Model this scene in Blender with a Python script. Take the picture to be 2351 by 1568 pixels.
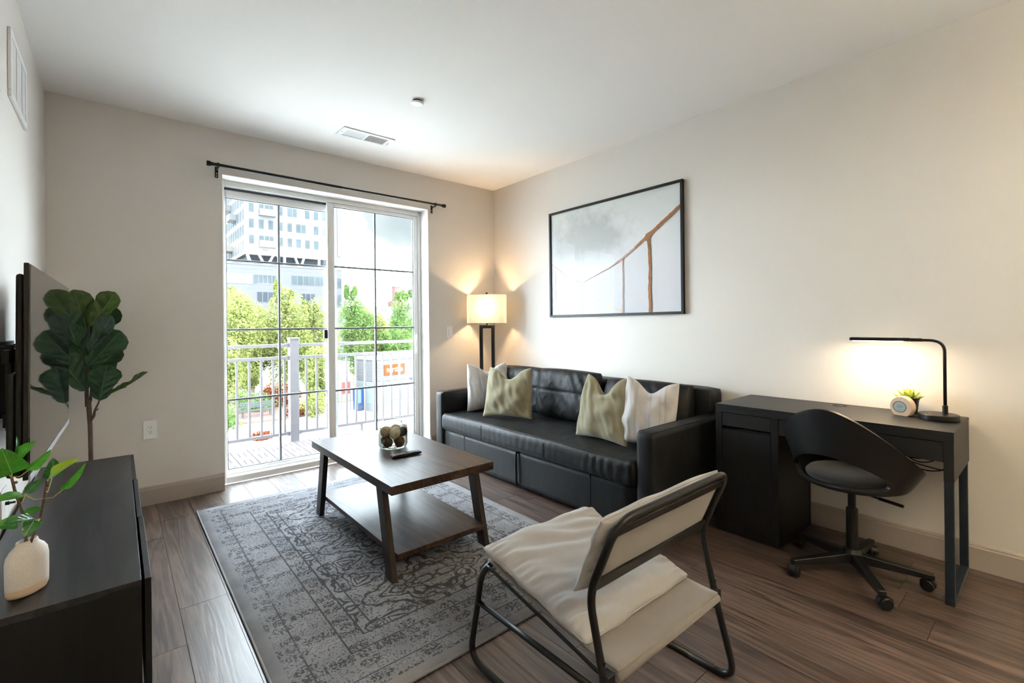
import bpy, bmesh, math, random
from mathutils import Vector, Matrix, noise as mnoise
PI = math.pi
SC = bpy.context.scene
C = SC.collection
for o in list(bpy.data.objects):
    bpy.data.objects.remove(o)

# ------------------------------------------------------------------ camera
XW, YW, ZC, XL, YF = 3.24, 4.135, 2.742, -0.346, -3.4     # room: right wall, window wall, ceiling, left wall, rear wall
cam_d = bpy.data.cameras.new('camera')
cam = bpy.data.objects.new('camera', cam_d)
C.objects.link(cam)
cam_d.sensor_fit = 'HORIZONTAL'
cam_d.sensor_width = 36.0
cam_d.lens = 36.0 * 1069.95 / 2351.0
cam_d.shift_y = (743.74 - 784.0) / 2351.0
cam_d.clip_start = 0.02
cam_d.clip_end = 500
yaw, pit, rol = 0.7018, 0.0009, -0.0104
fw = Vector((math.sin(yaw) * math.cos(pit), math.cos(yaw) * math.cos(pit), math.sin(pit)))
rt = fw.cross(Vector((0, 0, 1))).normalized()
up = rt.cross(fw)
r2 = rt * math.cos(rol) + up * math.sin(rol)
u2 = -rt * math.sin(rol) + up * math.cos(rol)
m = Matrix(((r2.x, u2.x, -fw.x, 0), (r2.y, u2.y, -fw.y, 0), (r2.z, u2.z, -fw.z, 1.236), (0, 0, 0, 1)))
cam.matrix_world = m
SC.camera = cam

# ------------------------------------------------------------------ view, world, sun
vs = SC.view_settings
vs.view_transform = 'Standard'
vs.look = 'None'
vs.gamma = 1.0
vs.exposure = 1.35
vs.use_curve_mapping = False
SC.cycles.max_bounces = 9
SC.cycles.adaptive_threshold = 0.015
SKY = 19.0
world = bpy.data.worlds.new('world')
SC.world = world
world.use_nodes = True
wn, wl = world.node_tree.nodes, world.node_tree.links
wn.clear()
w_out = wn.new('ShaderNodeOutputWorld')
w_bg = wn.new('ShaderNodeBackground')
w_tc = wn.new('ShaderNodeTexCoord')
w_map = wn.new('ShaderNodeMapping')
w_map.inputs['Scale'].default_value = (1, 1, 1.6)
w_map.inputs['Location'].default_value = (4.1, 0.3, 2.9)
w_no = wn.new('ShaderNodeTexNoise')
w_no.inputs['Scale'].default_value = 2.6
w_no.inputs['Detail'].default_value = 6
w_no.inputs['Roughness'].default_value = 0.5
w_cr = wn.new('ShaderNodeValToRGB')
w_cr.color_ramp.elements[0].position = 0.34
w_cr.color_ramp.elements[0].color = (0.0155, 0.0178, 0.0188, 1)
w_cr.color_ramp.elements[1].position = 0.545
w_cr.color_ramp.elements[1].color = (0.80, 0.90, 1.0, 1)
w_e = w_cr.color_ramp.elements.new(0.43)
w_e.color = (0.0205, 0.0222, 0.0230, 1)
w_e = w_cr.color_ramp.elements.new(0.465)
w_e.color = (0.24, 0.25, 0.26, 1)
wl.new(w_tc.outputs['Generated'], w_map.inputs[0])
wl.new(w_map.outputs[0], w_no.inputs['Vector'])
wl.new(w_no.outputs[0], w_cr.inputs[0])
wl.new(w_cr.outputs[0], w_bg.inputs[0])
w_bg.inputs[1].default_value = SKY
wl.new(w_bg.outputs[0], w_out.inputs[0])
sun_d = bpy.data.lights.new('sun', 'SUN')
sun_d.energy = 4.0
sun_d.color = (1.0, 0.95, 0.86)
sun_d.angle = 0.01
sun = bpy.data.objects.new('sun', sun_d)
C.objects.link(sun)
sun.rotation_euler = Vector((-0.42, 0.55, -0.72)).to_track_quat('-Z', 'Y').to_euler()

# ------------------------------------------------------------------ helpers: geometry
class G:
    def __init__(s):
        s.v, s.f = [], []
    def add(s, vs_, fs):
        b = len(s.v)
        s.v += [tuple(p) for p in vs_]
        s.f += [tuple(i + b for i in f) for f in fs]
        return s
    def box(s, x0, x1, y0, y1, z0, z1):
        return s.add([(x0, y0, z0), (x1, y0, z0), (x1, y1, z0), (x0, y1, z0), (x0, y0, z1), (x1, y0, z1), (x1, y1, z1), (x0, y1, z1)],
                     [(0, 3, 2, 1), (4, 5, 6, 7), (0, 1, 5, 4), (1, 2, 6, 5), (2, 3, 7, 6), (3, 0, 4, 7)])
    def hexa(s, lo, hi):                                  # 4 low corners, 4 high corners
        return s.add(list(lo) + list(hi), [(0, 3, 2, 1), (4, 5, 6, 7), (0, 1, 5, 4), (1, 2, 6, 5), (2, 3, 7, 6), (3, 0, 4, 7)])
    def tube(s, pts, r, n=10, closed=False):
        pts = [Vector(p) for p in pts]
        rs = r if isinstance(r, (list, tuple)) else [r] * len(pts)
        N = len(pts)
        rings = []
        prev = None
        for i, p in enumerate(pts):
            a = pts[i - 1] if (i > 0 or closed) else p
            b = pts[(i + 1) % N] if (i < N - 1 or closed) else p
            t = (b - a)
            t = t.normalized() if t.length > 1e-9 else Vector((0, 0, 1))
            if prev is None:
                q = Vector((0, 0, 1)) if abs(t.z) < 0.9 else Vector((1, 0, 0))
            else:
                q = prev
            u = q - t * q.dot(t)
            if u.length < 1e-4:
                u = t.orthogonal()
            u.normalize()
            w = t.cross(u)
            prev = u
            rings.append([p + (u * math.cos(2 * PI * k / n) + w * math.sin(2 * PI * k / n)) * rs[i] for k in range(n)])
        vs_ = [p for rg in rings for p in rg]
        fs = []
        for i in range(N if closed else N - 1):
            j = (i + 1) % N
            for k in range(n):
                k2 = (k + 1) % n
                fs.append((i * n + k, i * n + k2, j * n + k2, j * n + k))
        if not closed:
            fs.append(tuple(range(n - 1, -1, -1)))
            fs.append(tuple((N - 1) * n + k for k in range(n)))
        return s.add(vs_, fs)
    def lathe(s, prof, n=24, c=(0, 0, 0), axis='z', sx=1.0, sy=1.0, caps=True):
        vs_, fs = [], []
        for (r, h) in prof:
            for k in range(n):
                a = 2 * PI * k / n
                x, y = r * math.cos(a) * sx, r * math.sin(a) * sy
                p = (x, y, h) if axis == 'z' else ((h, x, y) if axis == 'x' else (x, h, y))
                vs_.append((p[0] + c[0], p[1] + c[1], p[2] + c[2]))
        for i in range(len(prof) - 1):
            for k in range(n):
                k2 = (k + 1) % n
                fs.append((i * n + k, i * n + k2, (i + 1) * n + k2, (i + 1) * n + k))
        if not caps:                                          # a ring: join last profile point to the first
            m_ = len(prof) - 1
            for k in range(n):
                k2 = (k + 1) % n
                fs.append((m_ * n + k, m_ * n + k2, k2, k))
            return s.add(vs_, fs)
        if prof[0][0] > 1e-6:
            fs.append(tuple(range(n - 1, -1, -1)))
        if prof[-1][0] > 1e-6:
            fs.append(tuple((len(prof) - 1) * n + k for k in range(n)))
        return s.add(vs_, fs)
    def prism(s, poly, d0, d1, plane='xz'):               # poly in the plane, extruded along the third axis
        def P(a, b, d):
            return {'xz': (a, d, b), 'xy': (a, b, d), 'yz': (d, a, b)}[plane]
        n = len(poly)
        vs_ = [P(a, b, d0) for a, b in poly] + [P(a, b, d1) for a, b in poly]
        fs = [tuple(range(n - 1, -1, -1)), tuple(range(n, 2 * n))]
        fs += [(k, (k + 1) % n, n + (k + 1) % n, n + k) for k in range(n)]
        return s.add(vs_, fs)
    def grid(s, fn, nu, nv):
        vs_ = [fn(i / nu, j / nv) for j in range(nv + 1) for i in range(nu + 1)]
        fs = [(j * (nu + 1) + i, j * (nu + 1) + i + 1, (j + 1) * (nu + 1) + i + 1, (j + 1) * (nu + 1) + i) for j in range(nv) for i in range(nu)]
        return s.add(vs_, fs)
    def xf(s, M):
        s.v = [tuple(M @ Vector(p)) for p in s.v]
        return s

def fillet(pts, r, n=6):                                  # round the corners of a polyline
    pts = [Vector(p) for p in pts]
    rs = r if isinstance(r, (list, tuple)) else [r] * len(pts)
    out = [pts[0]]
    for i in range(1, len(pts) - 1):
        a, b, c = pts[i - 1], pts[i], pts[i + 1]
        if rs[i] <= 0:
            out.append(b)
            continue
        d1, d2 = (a - b), (c - b)
        rr = min(rs[i], d1.length * 0.49, d2.length * 0.49)
        p0, p1 = b + d1.normalized() * rr, b + d2.normalized() * rr
        for k in range(n + 1):
            t = k / n
            out.append(p0 * (1 - t) ** 2 + b * 2 * t * (1 - t) + p1 * t * t)
    out.append(pts[-1])
    return out

WORLD_AT = {}
def mk(name, g, mat, parent=None, smooth=False, bevel=0.0, seg=2, sub=0, solid=0.0, loc=None, rot=None, fixn=False):
    me = bpy.data.meshes.new(name)
    me.from_pydata(g.v, [], g.f)
    if fixn:
        bm = bmesh.new()
        bm.from_mesh(me)
        bmesh.ops.remove_doubles(bm, verts=bm.verts, dist=1e-5)
        bmesh.ops.recalc_face_normals(bm, faces=bm.faces)
        bm.to_mesh(me)
        bm.free()
    if mat:
        me.materials.append(mat)
    o = bpy.data.objects.new(name, me)
    C.objects.link(o)
    if smooth or bevel:
        me.polygons.foreach_set('use_smooth', [True] * len(me.polygons))
    if solid:
        md = o.modifiers.new('solidify', 'SOLIDIFY')
        md.thickness = solid
        md.offset = 0
    if bevel:
        md = o.modifiers.new('bevel', 'BEVEL')
        md.width = bevel
        md.segments = seg
        md.limit_method = 'ANGLE'
        md.angle_limit = math.radians(35)
        md.harden_normals = True
    if sub:
        md = o.modifiers.new('subsurf', 'SUBSURF')
        md.levels = md.render_levels = sub
    if loc is not None:
        o.location = loc
    if rot is not None:
        o.rotation_euler = rot
    if parent is not None:
        o.parent = parent
        if parent.name in WORLD_AT:
            o.matrix_parent_inverse = Matrix.Translation(-WORLD_AT[parent.name])
    return o

def tag(o, label, cat, group=None, kind=None):
    if label:
        o['label'] = label
    if cat:
        o['category'] = cat
    if group:
        o['group'] = group
    if kind:
        o['kind'] = kind
    return o

def thing(name, label, cat, loc, rotz=0.0, group=None, world=True, rot=None, kind=None):
    """Empty at the base of a thing. world=True: its parts are given in room coordinates."""
    o = bpy.data.objects.new(name, None)
    C.objects.link(o)
    o.empty_display_size = 0.1
    o.location = loc
    o.rotation_euler = rot if rot else (0, 0, rotz)
    if world:
        WORLD_AT[o.name] = Vector(loc)
    return tag(o, label, cat, group, kind)

def struct(name, g, mat, label=None, **k):
    o = mk(name, g, mat, **k)
    o['kind'] = 'structure'
    if label:
        o['label'] = label
    return o

def inst(src, name, loc, rot=None, parent=None, scale=None):
    o = bpy.data.objects.new(name, src.data)
    for md in src.modifiers:
        n = o.modifiers.new(md.name, md.type)
        for a in ('width', 'segments', 'limit_method', 'angle_limit', 'harden_normals', 'levels', 'render_levels', 'thickness', 'offset'):
            if hasattr(md, a):
                setattr(n, a, getattr(md, a))
    C.objects.link(o)
    o.location = loc
    if rot:
        o.rotation_euler = rot
    if scale:
        o.scale = scale
    if parent is not None:
        o.parent = parent
        if parent.name in WORLD_AT:
            o.matrix_parent_inverse = Matrix.Translation(-WORLD_AT[parent.name])
    return o

# ------------------------------------------------------------------ helpers: materials
class N:
    def __init__(s, name):
        s.m = bpy.data.materials.new(name)
        s.m.use_nodes = True
        s.t = s.m.node_tree
        s.n, s.l = s.t.nodes, s.t.links
        s.b = s.n['Principled BSDF']
        s.out = s.n['Material Output']
    def new(s, typ, **kw):
        nd = s.n.new(typ)
        for k, v in kw.items():
            if hasattr(nd, k) and k not in ('inputs',):
                setattr(nd, k, v)
            else:
                nd.inputs[k].default_value = v
        return nd
    def link(s, a, b):
        s.l.new(a, b)
    def coords(s, scale=(1, 1, 1), kind='Object', rnd=False, rot=(0, 0, 0)):
        tc = s.n.new('ShaderNodeTexCoord')
        mp = s.n.new('ShaderNodeMapping')
        mp.inputs['Scale'].default_value = scale
        mp.inputs['Rotation'].default_value = rot
        src = tc.outputs[kind]
        if rnd:
            oi = s.n.new('ShaderNodeObjectInfo')
            ad = s.n.new('ShaderNodeVectorMath')
            ad.operation = 'MULTIPLY_ADD'
            cmb = s.n.new('ShaderNodeCombineXYZ')
            for i in range(3):
                s.link(oi.outputs['Random'], cmb.inputs[i])
            s.link(cmb.outputs[0], ad.inputs[0])
            ad.inputs[1].default_value = (37.0, 53.0, 11.0)
            s.link(src, ad.inputs[2])
            src = ad.outputs[0]
        s.link(src, mp.inputs[0])
        return mp.outputs[0]
    def noise(s, vec, scale, detail=4, rough=0.55, dist=0.0):
        nd = s.n.new('ShaderNodeTexNoise')
        nd.inputs['Scale'].default_value = scale
        nd.inputs['Detail'].default_value = detail
        nd.inputs['Roughness'].default_value = rough
        nd.inputs['Distortion'].default_value = dist
        if vec is not None:
            s.link(vec, nd.inputs['Vector'])
        return nd.outputs[0]
    def ramp(s, fac, stops, interp='LINEAR'):
        nd = s.n.new('ShaderNodeValToRGB')
        cr = nd.color_ramp
        cr.interpolation = interp
        while len(cr.elements) < len(stops):
            cr.elements.new(0.5)
        for e, (p, c) in zip(cr.elements, stops):
            e.position = p
            e.color = (c[0], c[1], c[2], 1) if not isinstance(c, (int, float)) else (c, c, c, 1)
        s.link(fac, nd.inputs[0])
        return nd.outputs[0]
    def math(s, op, a, b=None, c=None):
        nd = s.n.new('ShaderNodeMath')
        nd.operation = op
        for i, x in enumerate((a, b, c)):
            if x is None:
                continue
            if isinstance(x, (int, float)):
                nd.inputs[i].default_value = x
            else:
                s.link(x, nd.inputs[i])
        return nd.outputs[0]
    def mix(s, fac, a, b, mode='MIX'):
        nd = s.n.new('ShaderNodeMix')
        nd.data_type = 'RGBA'
        nd.blend_type = mode
        for k, x in ((0, fac), (6, a), (7, b)):
            if isinstance(x, (int, float)):
                nd.inputs[k].default_value = x
            elif isinstance(x, (tuple, list)):
                nd.inputs[k].default_value = (x[0], x[1], x[2], 1)
            else:
                s.link(x, nd.inputs[k])
        return nd.outputs[2]
    def bump(s, h, strength=0.2, dist=0.01):
        nd = s.n.new('ShaderNodeBump')
        nd.inputs['Strength'].default_value = strength
        nd.inputs['Distance'].default_value = dist
        s.link(h, nd.inputs['Height'])
        s.link(nd.outputs[0], s.b.inputs['Normal'])
    def set(s, color=None, rough=None, metal=None, spec=None, **kw):
        if color is not None:
            if isinstance(color, (tuple, list)):
                s.b.inputs['Base Color'].default_value = (color[0], color[1], color[2], 1)
            else:
                s.link(color, s.b.inputs['Base Color'])
        if rough is not None:
            if isinstance(rough, (int, float)):
                s.b.inputs['Roughness'].default_value = rough
            else:
                s.link(rough, s.b.inputs['Roughness'])
        if metal is not None:
            s.b.inputs['Metallic'].default_value = metal
        if spec is not None:
            s.b.inputs['Specular IOR Level'].default_value = spec
        for k, v in kw.items():
            s.b.inputs[k].default_value = v
        return s

def plain(name, color, rough=0.5, metal=0.0, spec=0.5, var=0.06, scale=30, bump=0.0, bdist=0.002):
    n = N(name)
    v = n.coords()
    f = n.noise(v, scale, 3)
    dk = tuple(max(0, c * (1 - var)) for c in color)
    lt = tuple(min(1, c * (1 + var)) for c in color)
    n.set(n.ramp(f, [(0.3, dk), (0.7, lt)]), rough, metal, spec)
    if bump:
        n.bump(f, bump, bdist)
    return n.m

def wood(name, dark, light, axis='y', rough=0.45, scale=1.0, rnd=False, bump=0.15, tone=0.0, spec=0.5, rings=0.5):
    n = N(name)
    k = {'x': (1.2, 22, 22), 'y': (22, 1.2, 22), 'z': (22, 22, 1.2)}[axis]
    v = n.coords(tuple(a * scale for a in k), rnd=rnd)
    fine = n.noise(v, 5.0, 6, 0.65, 0.3)
    k2 = {'x': (0.35, 5, 5), 'y': (5, 0.35, 5), 'z': (5, 5, 0.35)}[axis]
    v2 = n.coords(tuple(a * scale for a in k2), rnd=rnd)
    broad = n.noise(v2, 1.4, 3, 0.5, 0.8)
    rg = n.math('SINE', n.math('MULTIPLY', broad, 60.0))
    f = n.math('ADD', n.math('MULTIPLY', fine, 0.75), n.math('MULTIPLY', rg, 0.06 * rings))
    f = n.math('ADD', f, n.math('MULTIPLY', n.math('SUBTRACT', broad, 0.5), 0.5))
    col = n.ramp(f, [(0.2, dark), (0.62, light)])
    if tone:
        oi = n.n.new('ShaderNodeObjectInfo')
        tv = n.math('MULTIPLY_ADD', oi.outputs['Random'], tone, 1.0 - tone * 0.5)
        hs = n.n.new('ShaderNodeHueSaturation')
        n.link(tv, hs.inputs['Value'])
        n.link(col, hs.inputs['Color'])
        col = hs.outputs[0]
    n.set(col, rough, 0, spec)
    if bump:
        n.bump(f, bump, 0.003)
    return n.m

def fabric(name, color, var=0.12, weave=420, bump=0.25, rough=0.9, stripes=None):
    n = N(name)
    v = n.coords()
    f = n.noise(v, weave, 2, 0.6)
    g = n.noise(v, 9, 4, 0.6)
    ff = n.math('ADD', n.math('MULTIPLY', f, 0.6), n.math('MULTIPLY', g, 0.4))
    dk = tuple(c * (1 - var) for c in color)
    lt = tuple(min(1, c * (1 + var)) for c in color)
    col = n.ramp(ff, [(0.35, dk), (0.65, lt)])
    if stripes:
        scol, pos, wid = stripes
        sx = n.n.new('ShaderNodeSeparateXYZ')
        n.link(v, sx.inputs[0])
        tot = None
        for p in pos:
            d = n.math('LESS_THAN', n.math('ABSOLUTE', n.math('SUBTRACT', sx.outputs[0], p)), wid)
            tot = d if tot is None else n.math('MAXIMUM', tot, d)
        col = n.mix(n.math('MULTIPLY', tot, 0.75), col, scol)
    n.set(col, rough, 0, 0.2)
    n.b.inputs['Sheen Weight'].default_value = 0.25
    n.bump(ff, bump, 0.002)
    return n.m

def clear_glass(name, tint=(0.96, 0.985, 0.98), refl=1.0, ior=1.45, edge=None):
    n = N(name)
    tr = n.n.new('ShaderNodeBsdfTransparent')
    tr.inputs[0].default_value = (*tint, 1)
    gl = n.n.new('ShaderNodeBsdfGlossy')
    gl.inputs['Roughness'].default_value = 0.0
    lw_ = n.n.new('ShaderNodeLayerWeight')
    lw_.inputs[0].default_value = 0.5
    r0 = ((ior - 1) / (ior + 1)) ** 2
    fr = n.math('MULTIPLY_ADD', n.math('POWER', lw_.outputs['Facing'], 5.0), 1 - r0, r0)
    if edge:                                                # thicker glass looks darker towards its outline
        n.link(n.mix(n.math('POWER', lw_.outputs['Facing'], 2.2), tint, edge), tr.inputs[0])
    f = n.noise(n.coords(), 3.0, 2)                         # a little smear
    mul = n.math('MULTIPLY', fr, n.math('MULTIPLY_ADD', f, 0.2 * refl, 0.9 * refl))
    mx = n.n.new('ShaderNodeMixShader')
    n.link(mul, mx.inputs[0])
    n.link(tr.outputs[0], mx.inputs[1])
    n.link(gl.outputs[0], mx.inputs[2])
    n.link(mx.outputs[0], n.out.inputs[0])
    return n.m

def glow(name, color, strength, var=0.0):
    n = N(name)
    n.set(color, 0.6)
    n.b.inputs['Emission Color'].default_value = (*color, 1)
    if var:
        f = n.noise(n.coords(), 40, 2)
        n.link(n.math('MULTIPLY', n.math('MULTIPLY_ADD', f, var, 1 - var * 0.5), strength), n.b.inputs['Emission Strength'])
    else:
        n.b.inputs['Emission Strength'].default_value = strength
    return n.m

# ------------------------------------------------------------------ materials
M_wall = plain('wall_paint', (0.68, 0.645, 0.605), 0.62, spec=0.35, var=0.012, scale=180, bump=0.06, bdist=0.001)
M_ceil = plain('ceiling_paint', (0.91, 0.895, 0.87), 0.8, spec=0.2, var=0.01, scale=160, bump=0.05, bdist=0.001)
M_base = plain('baseboard_paint', (0.36, 0.31, 0.28), 0.45, var=0.02)
M_white = plain('white_vinyl', (0.78, 0.78, 0.77), 0.35, var=0.015)
M_switch = plain('white_plastic', (0.83, 0.83, 0.82), 0.3, var=0.01)
M_reveal = plain('reveal_paint', (0.74, 0.72, 0.69), 0.6, var=0.01)
M_black = plain('black_metal', (0.006, 0.006, 0.007), 0.42, 0.0, 0.3, var=0.2)
M_blackm = plain('black_powder_coat', (0.006, 0.006, 0.007), 0.36, 0.0, 0.35, var=0.2, scale=200)
M_plast = plain('black_plastic', (0.006, 0.006, 0.0065), 0.40, spec=0.3, var=0.2, scale=200)
M_slot = plain('dark_gap', (0.02, 0.02, 0.02), 0.8)
M_floor = wood('vinyl_plank_grain', (0.030, 0.019, 0.0145), (0.132, 0.087, 0.068), 'y', 0.33, 1.0, rnd=True, bump=0.12, tone=0.22, rings=2.2, spec=0.8)
M_gapfloor = plain('plank_joint', (0.06, 0.042, 0.034), 0.5)
M_glass = clear_glass('window_glass')
M_muntin = plain('muntin_grey', (0.16, 0.185, 0.20), 0.35, var=0.03)
M_gasket = plain('dark_gasket', (0.05, 0.05, 0.055), 0.6)

# ------------------------------------------------------------------ room shell
T = 0.30                                                   # thickness of the window wall
OX0, OX1, OZ = 0.612, 2.402, 2.408                         # patio door opening
fl = struct('floor', G().box(XL - 0.1, XW + 0.1, YF, YW + 0.12, -0.10, -0.004), M_gapfloor, 'brown vinyl plank floor with dark wood grain')
pw, pl_len, gap = 0.181, 1.22, 0.0004
rnd = random.Random(4)
px0 = XL
col_i = 0
plank_src = None
while px0 < XW:
    w = min(pw, XW - px0)
    y = YF - rnd.random() * pl_len
    while y < YW + 0.12:
        a, b = max(y, YF), min(y + pl_len, YW + 0.12)
        if b - a > 0.02:
            full = abs(b - a - pl_len) < 1e-6 and abs(w - pw) < 1e-6
            if full and plank_src is not None:
                inst(plank_src, 'plank', (px0 + w / 2, (a + b) / 2, 0), parent=fl)
            else:
                hw, hl = w / 2 - gap, (b - a) / 2 - gap
                g = G().hexa([(-hw, -hl, -0.004), (hw, -hl, -0.004), (hw, hl, -0.004), (-hw, hl, -0.004)],
                             [(-hw + .0006, -hl + .0006, 0), (hw - .0006, -hl + .0006, 0), (hw - .0006, hl - .0006, 0), (-hw + .0006, hl - .0006, 0)])
                o = mk('plank', g, M_floor, fl, loc=(px0 + w / 2, (a + b) / 2, 0))
                if full:
                    plank_src = o
        y += pl_len
    px0 += pw
struct('ceiling', G().box(XL - 0.1, XW + 0.1, YF - 0.1, YW + T, ZC, ZC + 0.15), M_ceil, 'plain off-white painted ceiling')
struct('wall_left', G().box(XL - 0.12, XL, YF - 0.1, YW + T, -0.1, ZC), M_wall, 'greige painted wall behind the television')
struct('wall_right', G().box(XW, XW + 0.12, YF - 0.1, YW + T, -0.1, ZC), M_wall, 'greige painted wall behind sofa and desk')
struct('wall_front', G().box(XL, XW, YF - 0.12, YF, -0.1, ZC), M_wall, 'greige painted wall behind the camera')
wb = G()
wb.box(XL, OX0, YW, YW + T, -0.1, ZC)
wb.box(OX1, XW, YW, YW + T, -0.1, ZC)
wb.box(OX0, OX1, YW, YW + T, OZ, ZC)
struct('wall_back', wb, M_wall, 'greige painted wall around the patio door')
rv = G()
rv.box(OX0, OX0 + 0.004, YW + 0.002, YW + 0.19, 0, OZ)
rv.box(OX1 - 0.004, OX1, YW + 0.002, YW + 0.19, 0, OZ)
rv.box(OX0 + 0.004, OX1 - 0.004, YW + 0.002, YW + 0.19, OZ - 0.004, OZ)
struct('trim_1', rv, M_reveal, 'white painted reveal around the patio door')
def baseboard(name, segs, label):
    g = G()
    for (ax, a, b, face, sg) in segs:
        prof = [(0, 0), (0.014, 0), (0.014, 0.108), (0.010, 0.114), (0.010, 0.120), (0.005, 0.128), (0, 0.130)]
        if ax == 'y':
            g.prism([(face + sg * d, z) for d, z in prof], a, b, 'xz')
        else:
            g.prism([(face + sg * d, z) for d, z in prof], a, b, 'yz')
    struct(name, g, M_base, label, fixn=True)
baseboard('baseboard_right', [('y', YF, YW, XW, -1)], 'taupe baseboard along the wall behind the desk')
baseboard('baseboard_left', [('y', YF, YW, XL, 1)], 'taupe baseboard along the television wall')
baseboard('baseboard_back', [('x', XL, OX0 - 0.001, YW, -1), ('x', OX1 + 0.001, XW, YW, -1)], 'taupe baseboard on either side of the patio door')

# ------------------------------------------------------------------ sliding patio door
YD = YW + 0.135                                            # threshold front face
door = thing('door_1', 'white sliding glass patio door with grey muntins', None, (1.5, YD, 0), kind='structure')
g = G()
g.box(OX0 + 0.004, OX0 + 0.036, YD, YD + 0.15, 0, OZ - 0.004)
g.box(OX1 - 0.036, OX1 - 0.004, YD + 0.02, YD + 0.15, 0, OZ - 0.004)
g.box(OX0 + 0.036, OX1 - 0.036, YD + 0.02, YD + 0.15, OZ - 0.045, OZ - 0.004)
mk('frame', g, M_white, door, bevel=0.003)
g = G()
g.box(OX0 + 0.036, OX1 - 0.036, YD - 0.005, YD + 0.15, 0.0, 0.050)
g.box(OX0 + 0.036, OX1 - 0.036, YD + 0.066, YD + 0.072, 0.050, 0.066)
mk('threshold', g, M_white, door, bevel=0.003)
mk('head_track', G().box(OX0 + 0.036, 1.47, YD + 0.07, YD + 0.09, OZ - 0.062, OZ - 0.0455), M_gasket, door)
def sash(x0, x1, y, z0, z1, sl, sr, rt_, rb, mv, mh, hid):
    d = 0.036
    g = G()
    g.box(x0, x0 + sl, y, y + d, z0, z1)
    g.box(x1 - sr, x1, y, y + d, z0, z1)
    g.box(x0 + sl, x1 - sr, y, y + d, z1 - rt_, z1)
    g.box(x0 + sl, x1 - sr, y, y + d, z0, z0 + rb)
    s = mk('sash', g, M_white, door, bevel=0.003)
    s['label'] = hid
    gx0, gx1, gz0, gz1 = x0 + sl, x1 - sr, z0 + rb, z1 - rt_
    gg = G()
    for a, b, c_, e in ((gx0, gx0 + .005, gz0, gz1), (gx1 - .005, gx1, gz0, gz1), (gx0, gx1, gz0, gz0 + .005), (gx0, gx1, gz1 - .005, gz1)):
        gg.box(a, b, y + 0.010, y + 0.026, c_, e)
    mk('gasket', gg, M_gasket, s)
    mk('pane', G().box(gx0, gx1, y + 0.016, y + 0.020, gz0, gz1), M_glass, s)
    for z in mh:
        mk('muntin', G().box(gx0, gx1, y + 0.008, y + 0.028, z - 0.0085, z + 0.0085), M_muntin, s, bevel=0.004)
    mk('muntin', G().box(mv - 0.0085, mv + 0.0085, y + 0.0075, y + 0.0285, gz0, gz1), M_muntin, s, bevel=0.004)
    return s
MH = (1.783, 1.216, 0.645)
sash(OX0 + 0.036, 1.555, YD + 0.09, 0.052, OZ - 0.062, 0.022, 0.062, 0.058, 0.03, 1.066, MH, 'fixed outer door panel')
s2 = sash(1.455, OX1 - 0.038, YD + 0.03, 0.052, OZ - 0.047, 0.058, 0.042, 0.03, 0.075, 1.912, MH, 'sliding inner door panel')
hx, hz = 2.345, 1.045
mk('handle', G().tube([(hx, YD + 0.03, hz - 0.10)] + [(hx - 0.022 * math.sin(PI * k / 10) , YD + 0.03 - 0.045 * math.sin(PI * k / 10) ** 0.6, hz - 0.095 + 0.19 * k / 10) for k in range(1, 10)] + [(hx, YD + 0.03, hz + 0.10)], 0.009), M_switch, s2, smooth=True)
mk('handle_plate', G().box(hx - 0.016, hx + 0.016, YD + 0.024, YD + 0.0305, hz - 0.12, hz + 0.12), M_switch, s2, bevel=0.006)
mk('latch', G().box(1.427, 1.456, YD + 0.05, YD + 0.088, 1.125, 1.205), M_black, s2, bevel=0.004)

# ------------------------------------------------------------------ curtain rod, switch, outlet, vents, sprinkler cover
rod = thing('curtain_rod', 'long black metal curtain rod above the patio door', 'curtain rod', (1.53, YW - 0.08, 2.43))
RY = YW - 0.078
mk('rod', G().tube([(0.55, RY, 2.447), (1.5, RY, 2.445)], 0.0115, 12), M_black, rod, smooth=False)
mk('rod', G().tube([(1.45, RY, 2.445), (2.51, RY, 2.449)], 0.0095, 12), M_black, rod)
for x, s in ((0.548, -1), (2.512, 1)):
    z = 2.447
    mk('finial', G().lathe([(0.0, -0.001), (0.013, 0), (0.013, 0.012), (0.010, 0.014), (0.018, 0.018), (0.018, 0.042), (0.0, 0.043)], 16, (0, 0, 0), 'x').xf(Matrix.Translation((x, RY, z)) @ Matrix.Diagonal((s, 1, 1, 1))), M_black, rod)
for x in (0.578, 2.44):
    b = mk('bracket', G().box(x - 0.011, x + 0.011, YW - 0.004, YW, 2.37, 2.452).box(x - 0.006, x + 0.006, RY, YW - 0.004, 2.424, 2.434), M_black, rod, bevel=0.002)
    mk('clip', G().lathe([(0.0165, -0.007), (0.0165, 0.007), (0.0118, 0.007), (0.0118, -0.007)], 16, (x, RY, 2.447), 'x', caps=False), M_black, b)
    for zz in (2.382, 2.402):
        mk('screw', G().lathe([(0.0, -0.002), (0.004, -0.001), (0.004, 0.0)], 8, (x, YW - 0.004, zz), 'y'), M_switch, b)

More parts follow.
